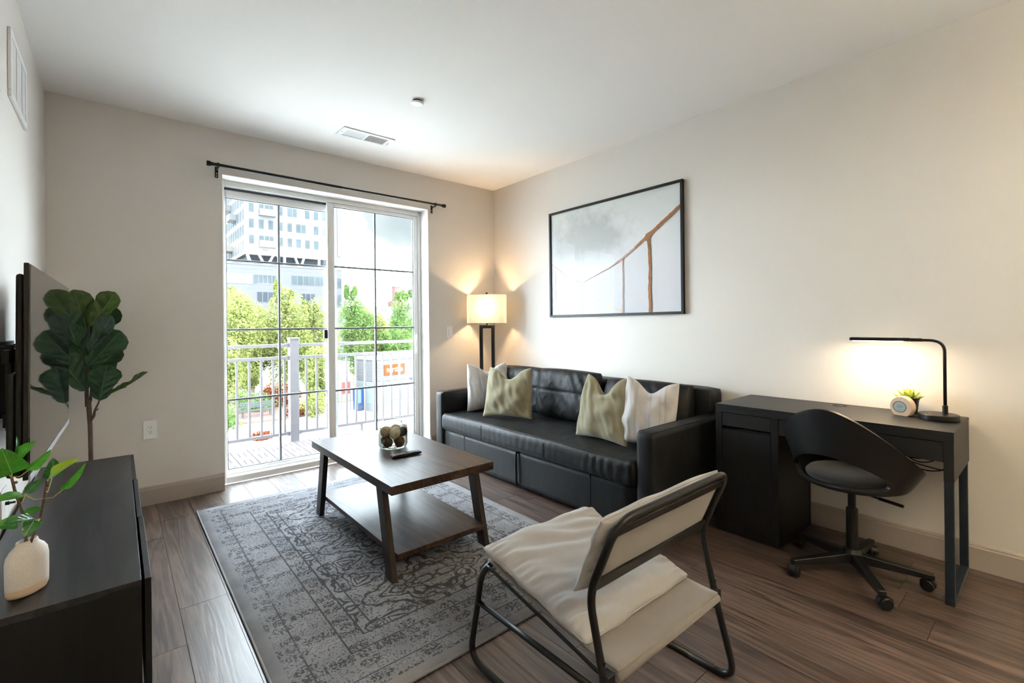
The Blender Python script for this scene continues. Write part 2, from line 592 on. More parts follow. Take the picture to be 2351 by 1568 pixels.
sw = thing('light_switch', 'white rocker light switch beside the floor lamp', 'light switch', (2.639, YW, 1.10))
mk('plate', G().box(2.601, 2.677, YW - 0.006, YW, 1.102, 1.222), M_switch, sw, bevel=0.004)
mk('rocker_frame', G().box(2.622, 2.656, YW - 0.0085, YW - 0.006, 1.128, 1.196), M_switch, sw, bevel=0.001)
mk('rocker', G().hexa([(2.625, YW - 0.013, 1.131), (2.653, YW - 0.013, 1.131), (2.653, YW - 0.0085, 1.131), (2.625, YW - 0.0085, 1.131)],
                      [(2.625, YW - 0.0095, 1.193), (2.653, YW - 0.0095, 1.193), (2.653, YW - 0.0085, 1.193), (2.625, YW - 0.0085, 1.193)]), M_switch, sw)
ol = thing('power_outlet', 'white double wall outlet near the media console', 'power outlet', (0.166, YW, 0.456))
mk('plate', G().box(0.127, 0.205, YW - 0.006, YW, 0.460, 0.588), M_switch, ol, bevel=0.004)
f = mk('receptacle', G().box(0.149, 0.183, YW - 0.009, YW - 0.006, 0.491, 0.557), M_switch, ol, bevel=0.002)
for zc in (0.541, 0.507):
    for xx in (0.1595, 0.1725):
        mk('slot', G().box(xx - 0.0013, xx + 0.0013, YW - 0.0095, YW - 0.0088, zc, zc + 0.009), M_slot, f)
    mk('ground_hole', G().lathe([(0.0, -0.0005), (0.003, -0.0005), (0.003, 0.0004)], 8, (0.166, YW - 0.009, zc - 0.006), 'y'), M_slot, f)

cv = thing('ceiling_vent', 'white rectangular air vent in the ceiling near the patio door', 'air vent', (1.52, 3.575, ZC))
vx0, vx1, vy0, vy1 = 1.312, 1.728, 3.484, 3.662
g = G()
b = 0.028
g.box(vx0, vx1, vy0, vy0 + b, ZC - 0.008, ZC - 0.0005).box(vx0, vx1, vy1 - b, vy1, ZC - 0.008, ZC - 0.0005)
g.box(vx0, vx0 + b + 0.008, vy0 + b, vy1 - b, ZC - 0.008, ZC - 0.0005).box(vx1 - b - 0.014, vx1, vy0 + b, vy1 - b, ZC - 0.008, ZC - 0.0005).box(1.505, 1.521, vy0 + b, vy1 - b, ZC - 0.008, ZC - 0.0005)
mk('frame', g, M_switch, cv, bevel=0.002)
mk('duct', G().box(vx0 + b, vx1 - b, vy0 + b, vy1 - b, ZC - 0.0012, ZC - 0.0006), M_slot, cv)
def slats(x0, x1, n, tilt):
    for k in range(n):
        x = x0 + (k + 0.5) * (x1 - x0) / n
        d = 0.0062
        mk('slat', G().hexa([(x - d * tilt - .0006, vy0 + b, ZC - 0.0075), (x - d * tilt + .0006, vy0 + b, ZC - 0.0075), (x - d * tilt + .0006, vy1 - b, ZC - 0.0075), (x - d * tilt - .0006, vy1 - b, ZC - 0.0075)],
                            [(x + d * tilt - .0006, vy0 + b, ZC - 0.0014), (x + d * tilt + .0006, vy0 + b, ZC - 0.0014), (x + d * tilt + .0006, vy1 - b, ZC - 0.0014), (x + d * tilt - .0006, vy1 - b, ZC - 0.0014)]), M_switch, cv)
slats(vx0 + b + 0.008, 1.505, 12, -0.55)
slats(1.521, vx1 - b - 0.014, 12, 1.0)
mk('lever', G().box(vx1 - 0.030, vx1 - 0.022, 3.56, 3.60, ZC - 0.022, ZC - 0.008), M_switch, cv, bevel=0.002)
mk('screw', G().lathe([(0.0, -0.002), (0.004, -0.001), (0.004, 0)], 8, (vx0 + 0.016, 3.573, ZC - 0.008), 'z'), M_slot, cv)

lv = thing('wall_vent', 'white perforated return air grille high on the television wall', 'air vent', (XL, 3.06, 2.2))
ly0, ly1, lz0, lz1 = 2.845, 3.288, 2.215, 2.508
g = G()
b = 0.028
for a in ((ly0, ly1, lz0, lz0 + b), (ly0, ly1, lz1 - b, lz1), (ly0, ly0 + b, lz0 + b, lz1 - b), (ly1 - b, ly1, lz0 + b, lz1 - b)):
    g.box(XL + 0.0005, XL + 0.012, a[0], a[1], a[2], a[3])
mk('frame', g, M_switch, lv, bevel=0.002)
mk('backing', G().box(XL + 0.0004, XL + 0.002, ly0 + b, ly1 - b, lz0 + b, lz1 - b), M_slot, lv)
n_s = 22
for k in range(n_s):
    z = lz0 + b + (k + 0.5) * (lz1 - lz0 - 2 * b) / n_s
    mk('slat', G().hexa([(XL + 0.002, ly0 + b, z - 0.006), (XL + 0.010, ly0 + b, z + 0.001), (XL + 0.010, ly1 - b, z + 0.001), (XL + 0.002, ly1 - b, z - 0.006)],
                        [(XL + 0.002, ly0 + b, z - 0.0045), (XL + 0.010, ly0 + b, z + 0.0025), (XL + 0.010, ly1 - b, z + 0.0025), (XL + 0.002, ly1 - b, z - 0.0045)]), M_switch, lv)
for yy in (2.99, 3.14):
    mk('mullion', G().box(XL + 0.0102, XL + 0.0125, yy - 0.003, yy + 0.003, lz0 + b, lz1 - b), M_switch, lv)
sp = thing('sprinkler_cover', 'round white sprinkler cover plate on the ceiling', 'sprinkler', (1.546, 2.79, ZC))
mk('cover_plate', G().lathe([(0.0, -0.022), (0.034, -0.021), (0.041, -0.017), (0.042, -0.012), (0.0, -0.012)], 28, (1.546, 2.79, ZC)), M_switch, sp, smooth=False)
mk('neck', G().lathe([(0.033, -0.012), (0.033, -0.0003)], 24, (1.546, 2.79, ZC)), M_slot, sp)
# ------------------------------------------------------------------ sofa
def leather(name):
    n = N(name)
    v = n.coords()
    vo = n.n.new('ShaderNodeTexVoronoi')
    vo.inputs['Scale'].default_value = 260
    n.link(v, vo.inputs['Vector'])
    big = n.noise(n.coords((1, 2.2, 1)), 7, 5, 0.6, 0.6)
    h = n.math('ADD', n.math('MULTIPLY', vo.outputs['Distance'], 0.15), n.math('MULTIPLY', big, 0.9))
    n.set(n.ramp(big, [(0.3, (0.0055, 0.006, 0.007)), (0.7, (0.011, 0.0115, 0.013))]), n.ramp(big, [(0.3, 0.38), (0.7, 0.54)]), 0, 0.20)
    n.bump(h, 0.4, 0.008)
    return n.m
M_leather = leather('black_leather')

def rbox(x0, x1, y0, y1, z0, z1, r, nx=8, ny=8, nz=8, disp=None):
    """box with rounded edges and enough faces to be shaped"""
    g = G()
    bm = bmesh.new()
    cx_, cy_, cz_ = (x0 + x1) / 2, (y0 + y1) / 2, (z0 + z1) / 2
    hx_, hy_, hz_ = (x1 - x0) / 2, (y1 - y0) / 2, (z1 - z0) / 2
    def side(o, a, b, na, nb):
        gg = G().grid(lambda s, t: o + a * s + b * t, na, nb)
        g.add(gg.v, gg.f)
    V = Vector
    def sub(n, h):                                          # denser towards the rounded edge
        return n
    side(V((-1, -1, 1)), V((2, 0, 0)), V((0, 2, 0)), nx, ny)
    side(V((-1, 1, -1)), V((2, 0, 0)), V((0, -2, 0)), nx, ny)
    side(V((-1, -1, -1)), V((2, 0, 0)), V((0, 0, 2)), nx, nz)
    side(V((1, 1, -1)), V((-2, 0, 0)), V((0, 0, 2)), nx, nz)
    side(V((-1, 1, -1)), V((0, -2, 0)), V((0, 0, 2)), ny, nz)
    side(V((1, -1, -1)), V((0, 2, 0)), V((0, 0, 2)), ny, nz)
    out = []
    for p in g.v:
        q = []
        for c_, h in zip(p, (hx_, hy_, hz_)):               # push rows of points towards the edges
            e = math.copysign(min(1.0, abs(c_)), c_)
            k = math.sin(e * PI / 2) * 0.55 + e * 0.45
            q.append(k * h)
        q = Vector(q)
        inn = Vector([max(-h + r, min(h - r, a)) for a, h in zip(q, (hx_, hy_, hz_))])
        d = q - inn
        if d.length > 1e-9:
            # map the square corner onto the round one
            mxx = max(abs(d.x), abs(d.y), abs(d.z))
            q = inn + d.normalized() * mxx
        q = q + Vector((cx_, cy_, cz_))
        if disp:
            q = disp(q)
        out.append(tuple(q))
    g.v = out
    bm.free()
    return g

SX, SB = 2.262, 3.218
sofa = thing('sofa', 'black leather three seat sofa with loose back cushions', 'sofa', (2.74, 2.64, 0))
for y0, y1 in ((1.475, 1.592), (3.684, 3.80)):
    a = mk('arm', rbox(SX, 3.16, y0, y1, 0.025, 0.618, 0.022, 10, 4, 10), M_leather, sofa, smooth=True, fixn=True)
    yo = y0 + 0.012 if y0 < 2 else y1 - 0.012
    yi = y1 - 0.012 if y0 < 2 else y0 + 0.012
    for ys in (yo, yi):
        mk('seam', G().tube([(SX + 0.012, ys, 0.05), (SX + 0.006, ys, 0.3), (SX + 0.008, ys, 0.595), (SX + 0.024, ys, 0.6165), (3.0, ys, 0.6165)], 0.0022, 6), M_leather, a, smooth=True)
mk('back_frame', rbox(3.03, SB, 1.535, 3.74, 0.03, 0.782, 0.03, 6, 12, 10), M_leather, sofa, smooth=True, fixn=True)
mk('base', rbox(SX + 0.022, 3.1, 1.590, 3.686, 0.022, 0.285, 0.012, 6, 10, 5), M_leather, sofa, smooth=True, fixn=True)
for y in (3.36, 1.95):
    mk('seam', G().tube([(SX + 0.0215, y, 0.03), (SX + 0.0215, y, 0.28)], 0.0022, 6), M_leather, sofa, smooth=True)
mk('pull_strap', G().tube([(SX + 0.02, 2.655, 0.285), (SX + 0.006, 2.655, 0.26), (SX + 0.004, 2.652, 0.16), (SX + 0.004, 2.648, 0.05), (SX + 0.02, 2.648, 0.03)], 0.009, 8), M_leather, sofa, smooth=True)
def seat_disp(q):
    if q.x < 2.26 and q.z < 0.42:                           # puckers along the front face
        q.x += 0.0022 * math.sin(q.y * 95 + 3 * mnoise.noise(Vector((q.y * 6, q.z * 9, 0)))) * max(0, mnoise.noise(Vector((q.y * 3, 4, 0))) + 0.4)
    if q.z > 0.40:
        n1 = mnoise.noise(Vector((q.x * 3, q.y * 2.2, 1.3)))
        fold = max(0, math.sin((q.y * 14 + q.x * 9) + 3 * n1)) ** 5 * max(0, mnoise.noise(Vector((q.x * 2, q.y * 1.5, 7))) + 0.15)
        q.z += -0.012 * math.exp(-((q.x - 2.6) / 0.25) ** 2) + 0.012 * n1 + 0.022 * fold
    return q
seat = mk('seat_cushion', rbox(SX - 0.018, 2.99, 1.594, 3.682, 0.283, 0.438, 0.038, 26, 170, 8, seat_disp), M_leather, sofa, smooth=True, fixn=True)
for y in (3.06, 2.33):
    mk('seam', G().tube([(SX - 0.016, y, 0.30), (SX - 0.019, y, 0.36), (SX - 0.017, y, 0.41), (SX + 0.012, y + 0.002, 0.436)], 0.0025, 6), M_leather, seat, smooth=True)
mk('seam', G().tube([(SX + 0.010, 1.62 + 2.04 * k / 40, 0.4335 + 0.010 * mnoise.noise(Vector(((SX + 0.01) * 3, (1.62 + 2.04 * k / 40) * 2.2, 1.3))) * 0.6) for k in range(41)], 0.0022, 6), M_leather, seat, smooth=True)

def cushion(w, h, t, seed, nu=46, nv=34, wr=0.017, top=1.0):
    g = G()
    rr = random.Random(seed)
    ox = rr.random() * 50
    def th(u, v):
        e = (1 - abs(u) ** 5) * (1 - abs(v) ** 4)
        return t / 2 * max(0.0, e) ** 0.42
    def wob(u, v, s):
        n1 = mnoise.noise(Vector((u * 1.6 + ox, v * 1.6, s)))
        a = mnoise.noise(Vector((u * 7 + v * 2.5 + ox, v * 1.4, s * 3)))
        cr_ = max(0, mnoise.noise(Vector((u * 11 - v * 5 + ox, v * 2.2 + u, s * 4)))) ** 1.5
        return wr * (n1 * 0.8 + a * 0.6 + cr_ * 0.8) * (1 - abs(u) ** 6) * (1 - abs(v) ** 6)
    for sgn in (1, -1):
        def fn(s, q):
            u, v = 2 * s - 1, 2 * q - 1
            u = math.sin(u * PI / 2) * 0.5 + u * 0.5
            v = math.sin(v * PI / 2) * 0.5 + v * 0.5
            x = w / 2 * u * (1 - 0.035 * (v * v)) 
            z = h / 2 * v * (1 - 0.05 * (u * u))
            if sgn > 0:
                z += 0.0
            y = -sgn * (th(u, v) + (wob(u, v, sgn) if sgn > 0 else 0))
            if sgn > 0:                                     # stitched line across the front
                y += 0.010 * math.exp(-((v - 0.08) / 0.035) ** 2) * (1 - abs(u) ** 8)
            return (x, y, z)
        gg = G().grid(fn, nu, nv)
        if sgn < 0:
            gg.f = [tuple(reversed(f)) for f in gg.f]
        g.add(gg.v, gg.f)
    return g
for i, (yc, w, zc, xc, tilt, yawc, sd) in enumerate(((3.335, 0.69, 0.625, 2.955, -0.20, 0.03, 1), (2.735, 0.71, 0.635, 2.925, -0.16, -0.02, 5), (1.985, 0.72, 0.605, 2.95, -0.22, 0.05, 9))):
    M4 = Matrix.Translation((xc, yc, zc)) @ Matrix.Rotation(-PI / 2 + yawc, 4, 'Z') @ Matrix.Rotation(tilt, 4, 'X')
    b = mk('back_cushion', cushion(w, 0.43, 0.20, sd).xf(M4), M_leather, sofa, smooth=True, fixn=True, sub=1)
    mk('seam', G().tube([tuple(M4 @ Vector((w / 2 * u, -0.100 * (1 - abs(u) ** 5) ** 0.42 + 0.004, 0.018))) for u in [(-0.93 + 1.86 * k / 24) for k in range(25)]], 0.002, 6), M_leather, b, smooth=True)

# ------------------------------------------------------------------ throw pillows
def pillow(w, h, t, seed, dent=0.06, n=30):
    g = G()
    ox = seed * 13.7
    def fn_(sgn):
        def fn(s, q):
            u, v = 2 * s - 1, 2 * q - 1
            e = max(0.0, (1 - u * u) * (1 - v * v))
            x = w / 2 * u * (1 - 0.10 * (1 - v * v) * u * u)
            z = h / 2 * v * (1 - 0.10 * (1 - u * u) * v * v)
            tv = max(0.0, v)
            dn = math.exp(-(u / 0.42) ** 2) * tv ** 1.6
            z -= dent * 1.5 * dn
            x *= 1 - 0.16 * tv ** 2 * (dent / 0.06)
            y = -sgn * (t / 2 * e ** 0.48)
            y *= 1 - 0.55 * dn * (dent / 0.06)
            crease = mnoise.noise(Vector((u * 2.2 + ox, v * 2.2, sgn * 3.1))) * 0.020
            fold = mnoise.noise(Vector(((u + v * 0.4) * 6 + ox, (v - u * 0.5) * 2.0, sgn * 5.0))) * 0.014
            y += -sgn * (crease + fold) * min(1, e * 4)
            return (x, y, z)
        return fn
    a = G().grid(fn_(1), n, n)
    b = G().grid(fn_(-1), n, n)
    b.f = [tuple(reversed(f)) for f in b.f]
    g.add(a.v, a.f).add(b.v, b.f)
    return g
M_olive = fabric('olive_linen', (0.225, 0.198, 0.128), 0.16, 330, 0.35)
M_strp = fabric('white_striped_cotton', (0.55, 0.53, 0.53), 0.08, 360, 0.3, stripes=((0.30, 0.29, 0.31), (-0.115, -0.105, -0.075, -0.068, -0.061, 0.02, 0.028, 0.085, 0.115, 0.122), 0.0016))
def put_pillow(name, label, x, y, zc, face, tilt, w, h, t, seed, mat, dent, roll=0.0):
    """face: heading (radians) the front of the pillow looks along"""
    th = thing(name, label, 'pillow', (x, y, zc - h * 0.47), world=False, group='throw pillows on the sofa', rot=(0, 0, face + PI / 2))
    p = mk('cover', pillow(w, h, t, seed, dent).xf(Matrix.Translation((0, 0, h * 0.47)) @ Matrix.Rotation(tilt, 4, 'X') @ Matrix.Rotation(roll, 4, 'Y')), mat, th, smooth=True, fixn=True, sub=1)
    pts = []
    return th
put_pillow('throw_pillow', 'white pillow with thin grey stripes propped against the sofa arm by the floor lamp', 2.70, 3.555, 0.645, math.atan2(-0.97, -0.25), -0.12, 0.47, 0.46, 0.15, 3, M_strp, 0.045)
put_pillow('throw_pillow', 'olive linen pillow in front of the striped pillow by the floor lamp', 2.585, 3.11, 0.645, math.atan2(-0.49, -0.87), -0.22, 0.47, 0.45, 0.15, 4, M_olive, 0.06)
put_pillow('throw_pillow', 'olive linen pillow with deep top crease nearer the desk', 2.585, 2.075, 0.645, math.atan2(0.02, -1.0), -0.20, 0.47, 0.47, 0.15, 6, M_olive, 0.085)
put_pillow('throw_pillow', 'white pillow with thin grey stripes propped against the sofa arm by the desk', 2.64, 1.755, 0.645, math.atan2(-0.35, -0.93), -0.18, 0.40, 0.46, 0.14, 8, M_strp, 0.05, 0.10)

# ------------------------------------------------------------------ floor lamp
M_shade = None
def shade_mat():
    n = N('linen_lamp_shade')
    f = n.noise(n.coords((60, 60, 200)), 6, 3)
    col = n.ramp(f, [(0.3, (0.60, 0.56, 0.49)), (0.7, (0.68, 0.64, 0.57))])
    df = n.n.new('ShaderNodeBsdfDiffuse')
    tl = n.n.new('ShaderNodeBsdfTranslucent')
    n.link(col, df.inputs[0])
    n.link(col, tl.inputs[0])
    mx = n.n.new('ShaderNodeMixShader')
    mx.inputs[0].default_value = 0.30
    n.link(df.outputs[0], mx.inputs[1])
    n.link(tl.outputs[0], mx.inputs[2])
    n.link(mx.outputs[0], n.out.inputs[0])
    return n.m
M_shade = shade_mat()
LX, LY = 2.965, 3.915
LROT = math.radians(-44)
lamp = thing('floor_lamp', 'floor lamp with white rectangular shade on black open frame stand', 'floor lamp', (LX, LY, 0), LROT, world=False)
mk('base', G().box(-0.12, 0.12, -0.07, 0.07, 0, 0.022), M_black, lamp, bevel=0.003)
g = G()
g.box(-0.079, -0.045, -0.019, 0.019, 0.022, 1.232).box(0.045, 0.079, -0.019, 0.019, 0.022, 1.232).box(-0.045, 0.045, -0.019, 0.019, 1.198, 1.232)
g.box(-0.045, 0.045, -0.019, 0.019, 0.022, 0.05)
mk('stand', g, M_black, lamp, bevel=0.002)
mk('stem', G().lathe([(0.008, 1.232), (0.008, 1.30), (0.018, 1.30), (0.018, 1.36), (0.0, 1.36)], 14), M_black, lamp)
def rrect(w, d, r, n=5):
    pts = []
    for cx_, cy_, a0 in ((w / 2 - r, d / 2 - r, 0), (-w / 2 + r, d / 2 - r, 90), (-w / 2 + r, -d / 2 + r, 180), (w / 2 - r, -d / 2 + r, 270)):
        for k in range(n + 1):
            a = math.radians(a0 + 90 * k / n)
            pts.append((cx_ + r * math.cos(a), cy_ + r * math.sin(a)))
    return pts
rp = rrect(0.405, 0.19, 0.035)
g = G()
nn = len(rp)
SZ0, SZ1 = 1.253, 1.548
g.add([(x, y, SZ0) for x, y in rp] + [(x, y, SZ1) for x, y in rp], [(k, (k + 1) % nn, nn + (k + 1) % nn, nn + k) for k in range(nn)])
sh = mk('shade', g, M_shade, lamp, smooth=True)
for z in (SZ0, SZ1):
    mk('hem', G().tube([(x, y, z) for x, y in rp], 0.0025, 6, closed=True), plain('shade_hem', (0.80, 0.76, 0.68), 0.8), sh)
mk('spider', G().tube([(-0.2, 0, 1.535), (0.2, 0, 1.535)], 0.0025, 6).tube([(0, -0.094, 1.535), (0, 0.094, 1.535)], 0.0025, 6), M_black, lamp)
mk('finial', G().lathe([(0.004, 1.535), (0.004, 1.55), (0.011, 1.552), (0.011, 1.572), (0.0, 1.574)], 12), M_black, lamp)
mk('bulb', G().lathe([(0.0, 1.36), (0.014, 1.362), (0.018, 1.385), (0.03, 1.42), (0.03, 1.44), (0.018, 1.465), (0.0, 1.472)], 16), glow('lamp_bulb_glass', (1.0, 0.72, 0.42), 30.0), lamp, smooth=True)
pd = bpy.data.lights.new('lamp_bulb', 'POINT')
pd.energy = 110
pd.color = (1.0, 0.66, 0.34)
pd.shadow_soft_size = 0.032
po = bpy.data.objects.new('lamp_bulb_light', pd)
C.objects.link(po)
po.parent = lamp
po.location = (0, 0, 1.425)
bpy.data.objects['bulb'].visible_shadow = True

# ------------------------------------------------------------------ framed print
PX = XW - 0.002
py0, py1, pz0, pz1 = 1.821, 3.229, 1.301, 2.307
pic = thing('framed_print', 'large black framed print of a rope bridge in fog', 'picture', (PX, 2.525, pz0))
fwid = 0.020
for nm, a in (('s', (py0, py0 + fwid, pz0, pz1)), ('s', (py1 - fwid, py1, pz0, pz1)), ('r', (py0 + fwid, py1 - fwid, pz0, pz0 + fwid)), ('r', (py0 + fwid, py1 - fwid, pz1 - fwid, pz1))):
    mk('frame_bar', G().box(PX - 0.028, PX - 0.001, *a), M_black, pic, bevel=0.0015)
def print_mat():
    n = N('foggy_print')
    v = n.coords()
    sx = n.n.new('ShaderNodeSeparateXYZ')
    n.link(v, sx.inputs[0])
    Y, Z = sx.outputs[1], sx.outputs[2]
    zz = n.math('DIVIDE', n.math('SUBTRACT', Z, pz0), pz1 - pz0)
    yy = n.math('DIVIDE', n.math('SUBTRACT', py1, Y), py1 - py0)       # 0 at the window end
    fog = n.ramp(zz, [(0.0, (0.62, 0.61, 0.64)), (0.45, (0.72, 0.72, 0.74)), (1.0, (0.69, 0.71, 0.68))])
    # tree mass: soft blobs of leaf noise inside an oval
    nz = n.noise(v, 7.0, 7, 0.62)
    d = n.math('SQRT', n.math('ADD', n.math('POWER', n.math('DIVIDE', n.math('SUBTRACT', yy, 0.32), 0.42), 2.0), n.math('POWER', n.math('DIVIDE', n.math('SUBTRACT', zz, 0.68), 0.30), 2.0)))
    msk = n.ramp(n.math('ADD', d, n.math('MULTIPLY', n.math('SUBTRACT', nz, 0.5), 1.5)), [(0.45, 1.0), (1.0, 0.0)])
    lo = n.ramp(zz, [(0.42, 0.0), (0.62, 1.0)])
    col = n.mix(n.math('MULTIPLY', n.math('MULTIPLY', msk, lo), 0.85), fog, (0.47, 0.48, 0.47))
    n.set(col, 0.6, 0, 0.1)
    return n.m
prn = mk('print', G().box(PX - 0.012, PX - 0.010, py0 + fwid, py1 - fwid, pz0 + fwid, pz1 - fwid), print_mat(), pic)
mk('pane', G().box(PX - 0.0215, PX - 0.020, py0 + fwid, py1 - fwid, pz0 + fwid, pz1 - fwid), clear_glass('picture_glass', (0.985, 0.985, 0.985), 0.06), pic)
def rope_mat(name, a, b, sc=260):
    n = N(name)
    w = n.n.new('ShaderNodeTexWave')
    w.inputs['Scale'].default_value = sc / 10
    w.inputs['Distortion'].default_value = 3
    n.link(n.coords((1, 1, 1), rot=(0.6, 0, 0)), w.inputs['Vector'])
    n.set(n.ramp(w.outputs[1], [(0.2, a), (0.8, b)]), 0.7, 0, 0.05)
    return n.m
R1 = rope_mat('rope_near', (0.13, 0.045, 0.020), (0.36, 0.17, 0.085))
R2 = rope_mat('rope_mid', (0.36, 0.20, 0.16), (0.50, 0.33, 0.28))
R3 = rope_mat('rope_far', (0.58, 0.50, 0.48), (0.66, 0.58, 0.56))
R4 = rope_mat('rope_pale', (0.70, 0.58, 0.48), (0.80, 0.70, 0.60))
def pyz(u, v):                                              # print coordinates 0..1 (u from the window end, v up)
    return (py1 - fwid - u * (py1 - py0 - 2 * fwid), pz0 + fwid + v * (pz1 - pz0 - 2 * fwid))
rope_d = [0.0126]
def strip(name, pts, widths, mat, wob=0.0, seed=1):
    dense = []
    for i in range(len(pts) - 1):
        for k in range(8):
            t = k / 8
            dense.append(tuple(pts[i][j] * (1 - t) + pts[i + 1][j] * t for j in (0, 1)) + (widths[i] * (1 - t) + widths[i + 1] * t,))
    dense.append(tuple(pts[-1]) + (widths[-1],))
    L, Rr = [], []
    for i, (u, v, w) in enumerate(dense):
        a = Vector(pyz(*dense[max(0, i - 1)][:2]))
        b = Vector(pyz(*dense[min(len(dense) - 1, i + 1)][:2]))
        t = (b - a).normalized()
        nr = Vector((-t.y, t.x))
        c_ = Vector(pyz(u, v)) + nr * wob * mnoise.noise(Vector((i * 0.6, seed * 7.1, 0)))
        ww = w * (1 + 0.35 * mnoise.noise(Vector((i * 0.9, seed * 3.3, 2)))) if wob else w
        L.append(c_ + nr * ww / 2)
        Rr.append(c_ - nr * ww / 2)
    rope_d[0] += 0.00025
    d = PX - rope_d[0]
    vs_ = [(d, p.x, p.y) for p in L] + [(d, p.x, p.y) for p in Rr]
    n_ = len(L)
    mk(name, G().add(vs_, [(i, i + 1, n_ + i + 1, n_ + i) for i in range(n_ - 1)]), mat, prn)
strip('printed_rope', [(0.0, 0.515), (0.16, 0.36), (0.27, 0.30)], [0.012, 0.006, 0.004], R3, 0.003, 9)
strip('printed_rope', [(0.27, 0.29), (0.33, 0.20), (0.45, 0.115), (0.60, 0.01)], [0.004, 0.006, 0.010, 0.016], R4, 0.008, 4)
strip('printed_rope', [(0.06, 0.0), (0.12, 0.10), (0.19, 0.18), (0.21, 0.24)], [0.012, 0.008, 0.005, 0.003], R4, 0.006, 5)
for u, v0, v1, w, mt in ((0.475, 0.36, 0.01, 0.003, R3), (0.525, 0.40, 0.12, 0.003, R3), (0.16, 0.33, 0.15, 0.003, R3), (0.12, 0.38, 0.12, 0.003, R3), (0.08, 0.42, 0.06, 0.004, R3), (0.04, 0.47, 0.03, 0.004, R3)):
    strip('printed_rope', [(u, v0), (u - 0.004, v1)], [w, w], mt)
for k in range(9):
    v = 0.01 + 0.026 * k
    strip('printed_plank', [(0.20 - 0.0015 * k - 0.04 + 0.004 * k, v), (0.30 - 0.006 * k, v)], [0.005, 0.005], R3)
strip('printed_rope', [(0.30, 0.30), (0.42, 0.36), (0.52, 0.41), (0.615, 0.475), (0.70, 0.545), (0.785, 0.625)], [0.003, 0.006, 0.010, 0.014, 0.018, 0.024], R2, 0.003, 2)
strip('printed_rope', [(0.612, 0.468), (0.614, 0.25), (0.610, 0.0)], [0.010, 0.009, 0.010], R2, 0.004, 3)
strip('printed_rope', [(0.70, 0.545), (0.785, 0.625), (0.86, 0.69), (0.93, 0.755), (1.0, 0.82)], [0.018, 0.026, 0.030, 0.028, 0.030], R1, 0.003, 6)
strip('printed_rope', [(0.795, 0.61), (0.803, 0.40), (0.80, 0.20), (0.803, 0.0)], [0.026, 0.023, 0.024, 0.026], R1, 0.006, 7)
strip('printed_knot', [(0.775, 0.595), (0.79, 0.625), (0.815, 0.65)], [0.03, 0.05, 0.034], R1, 0.004, 8)

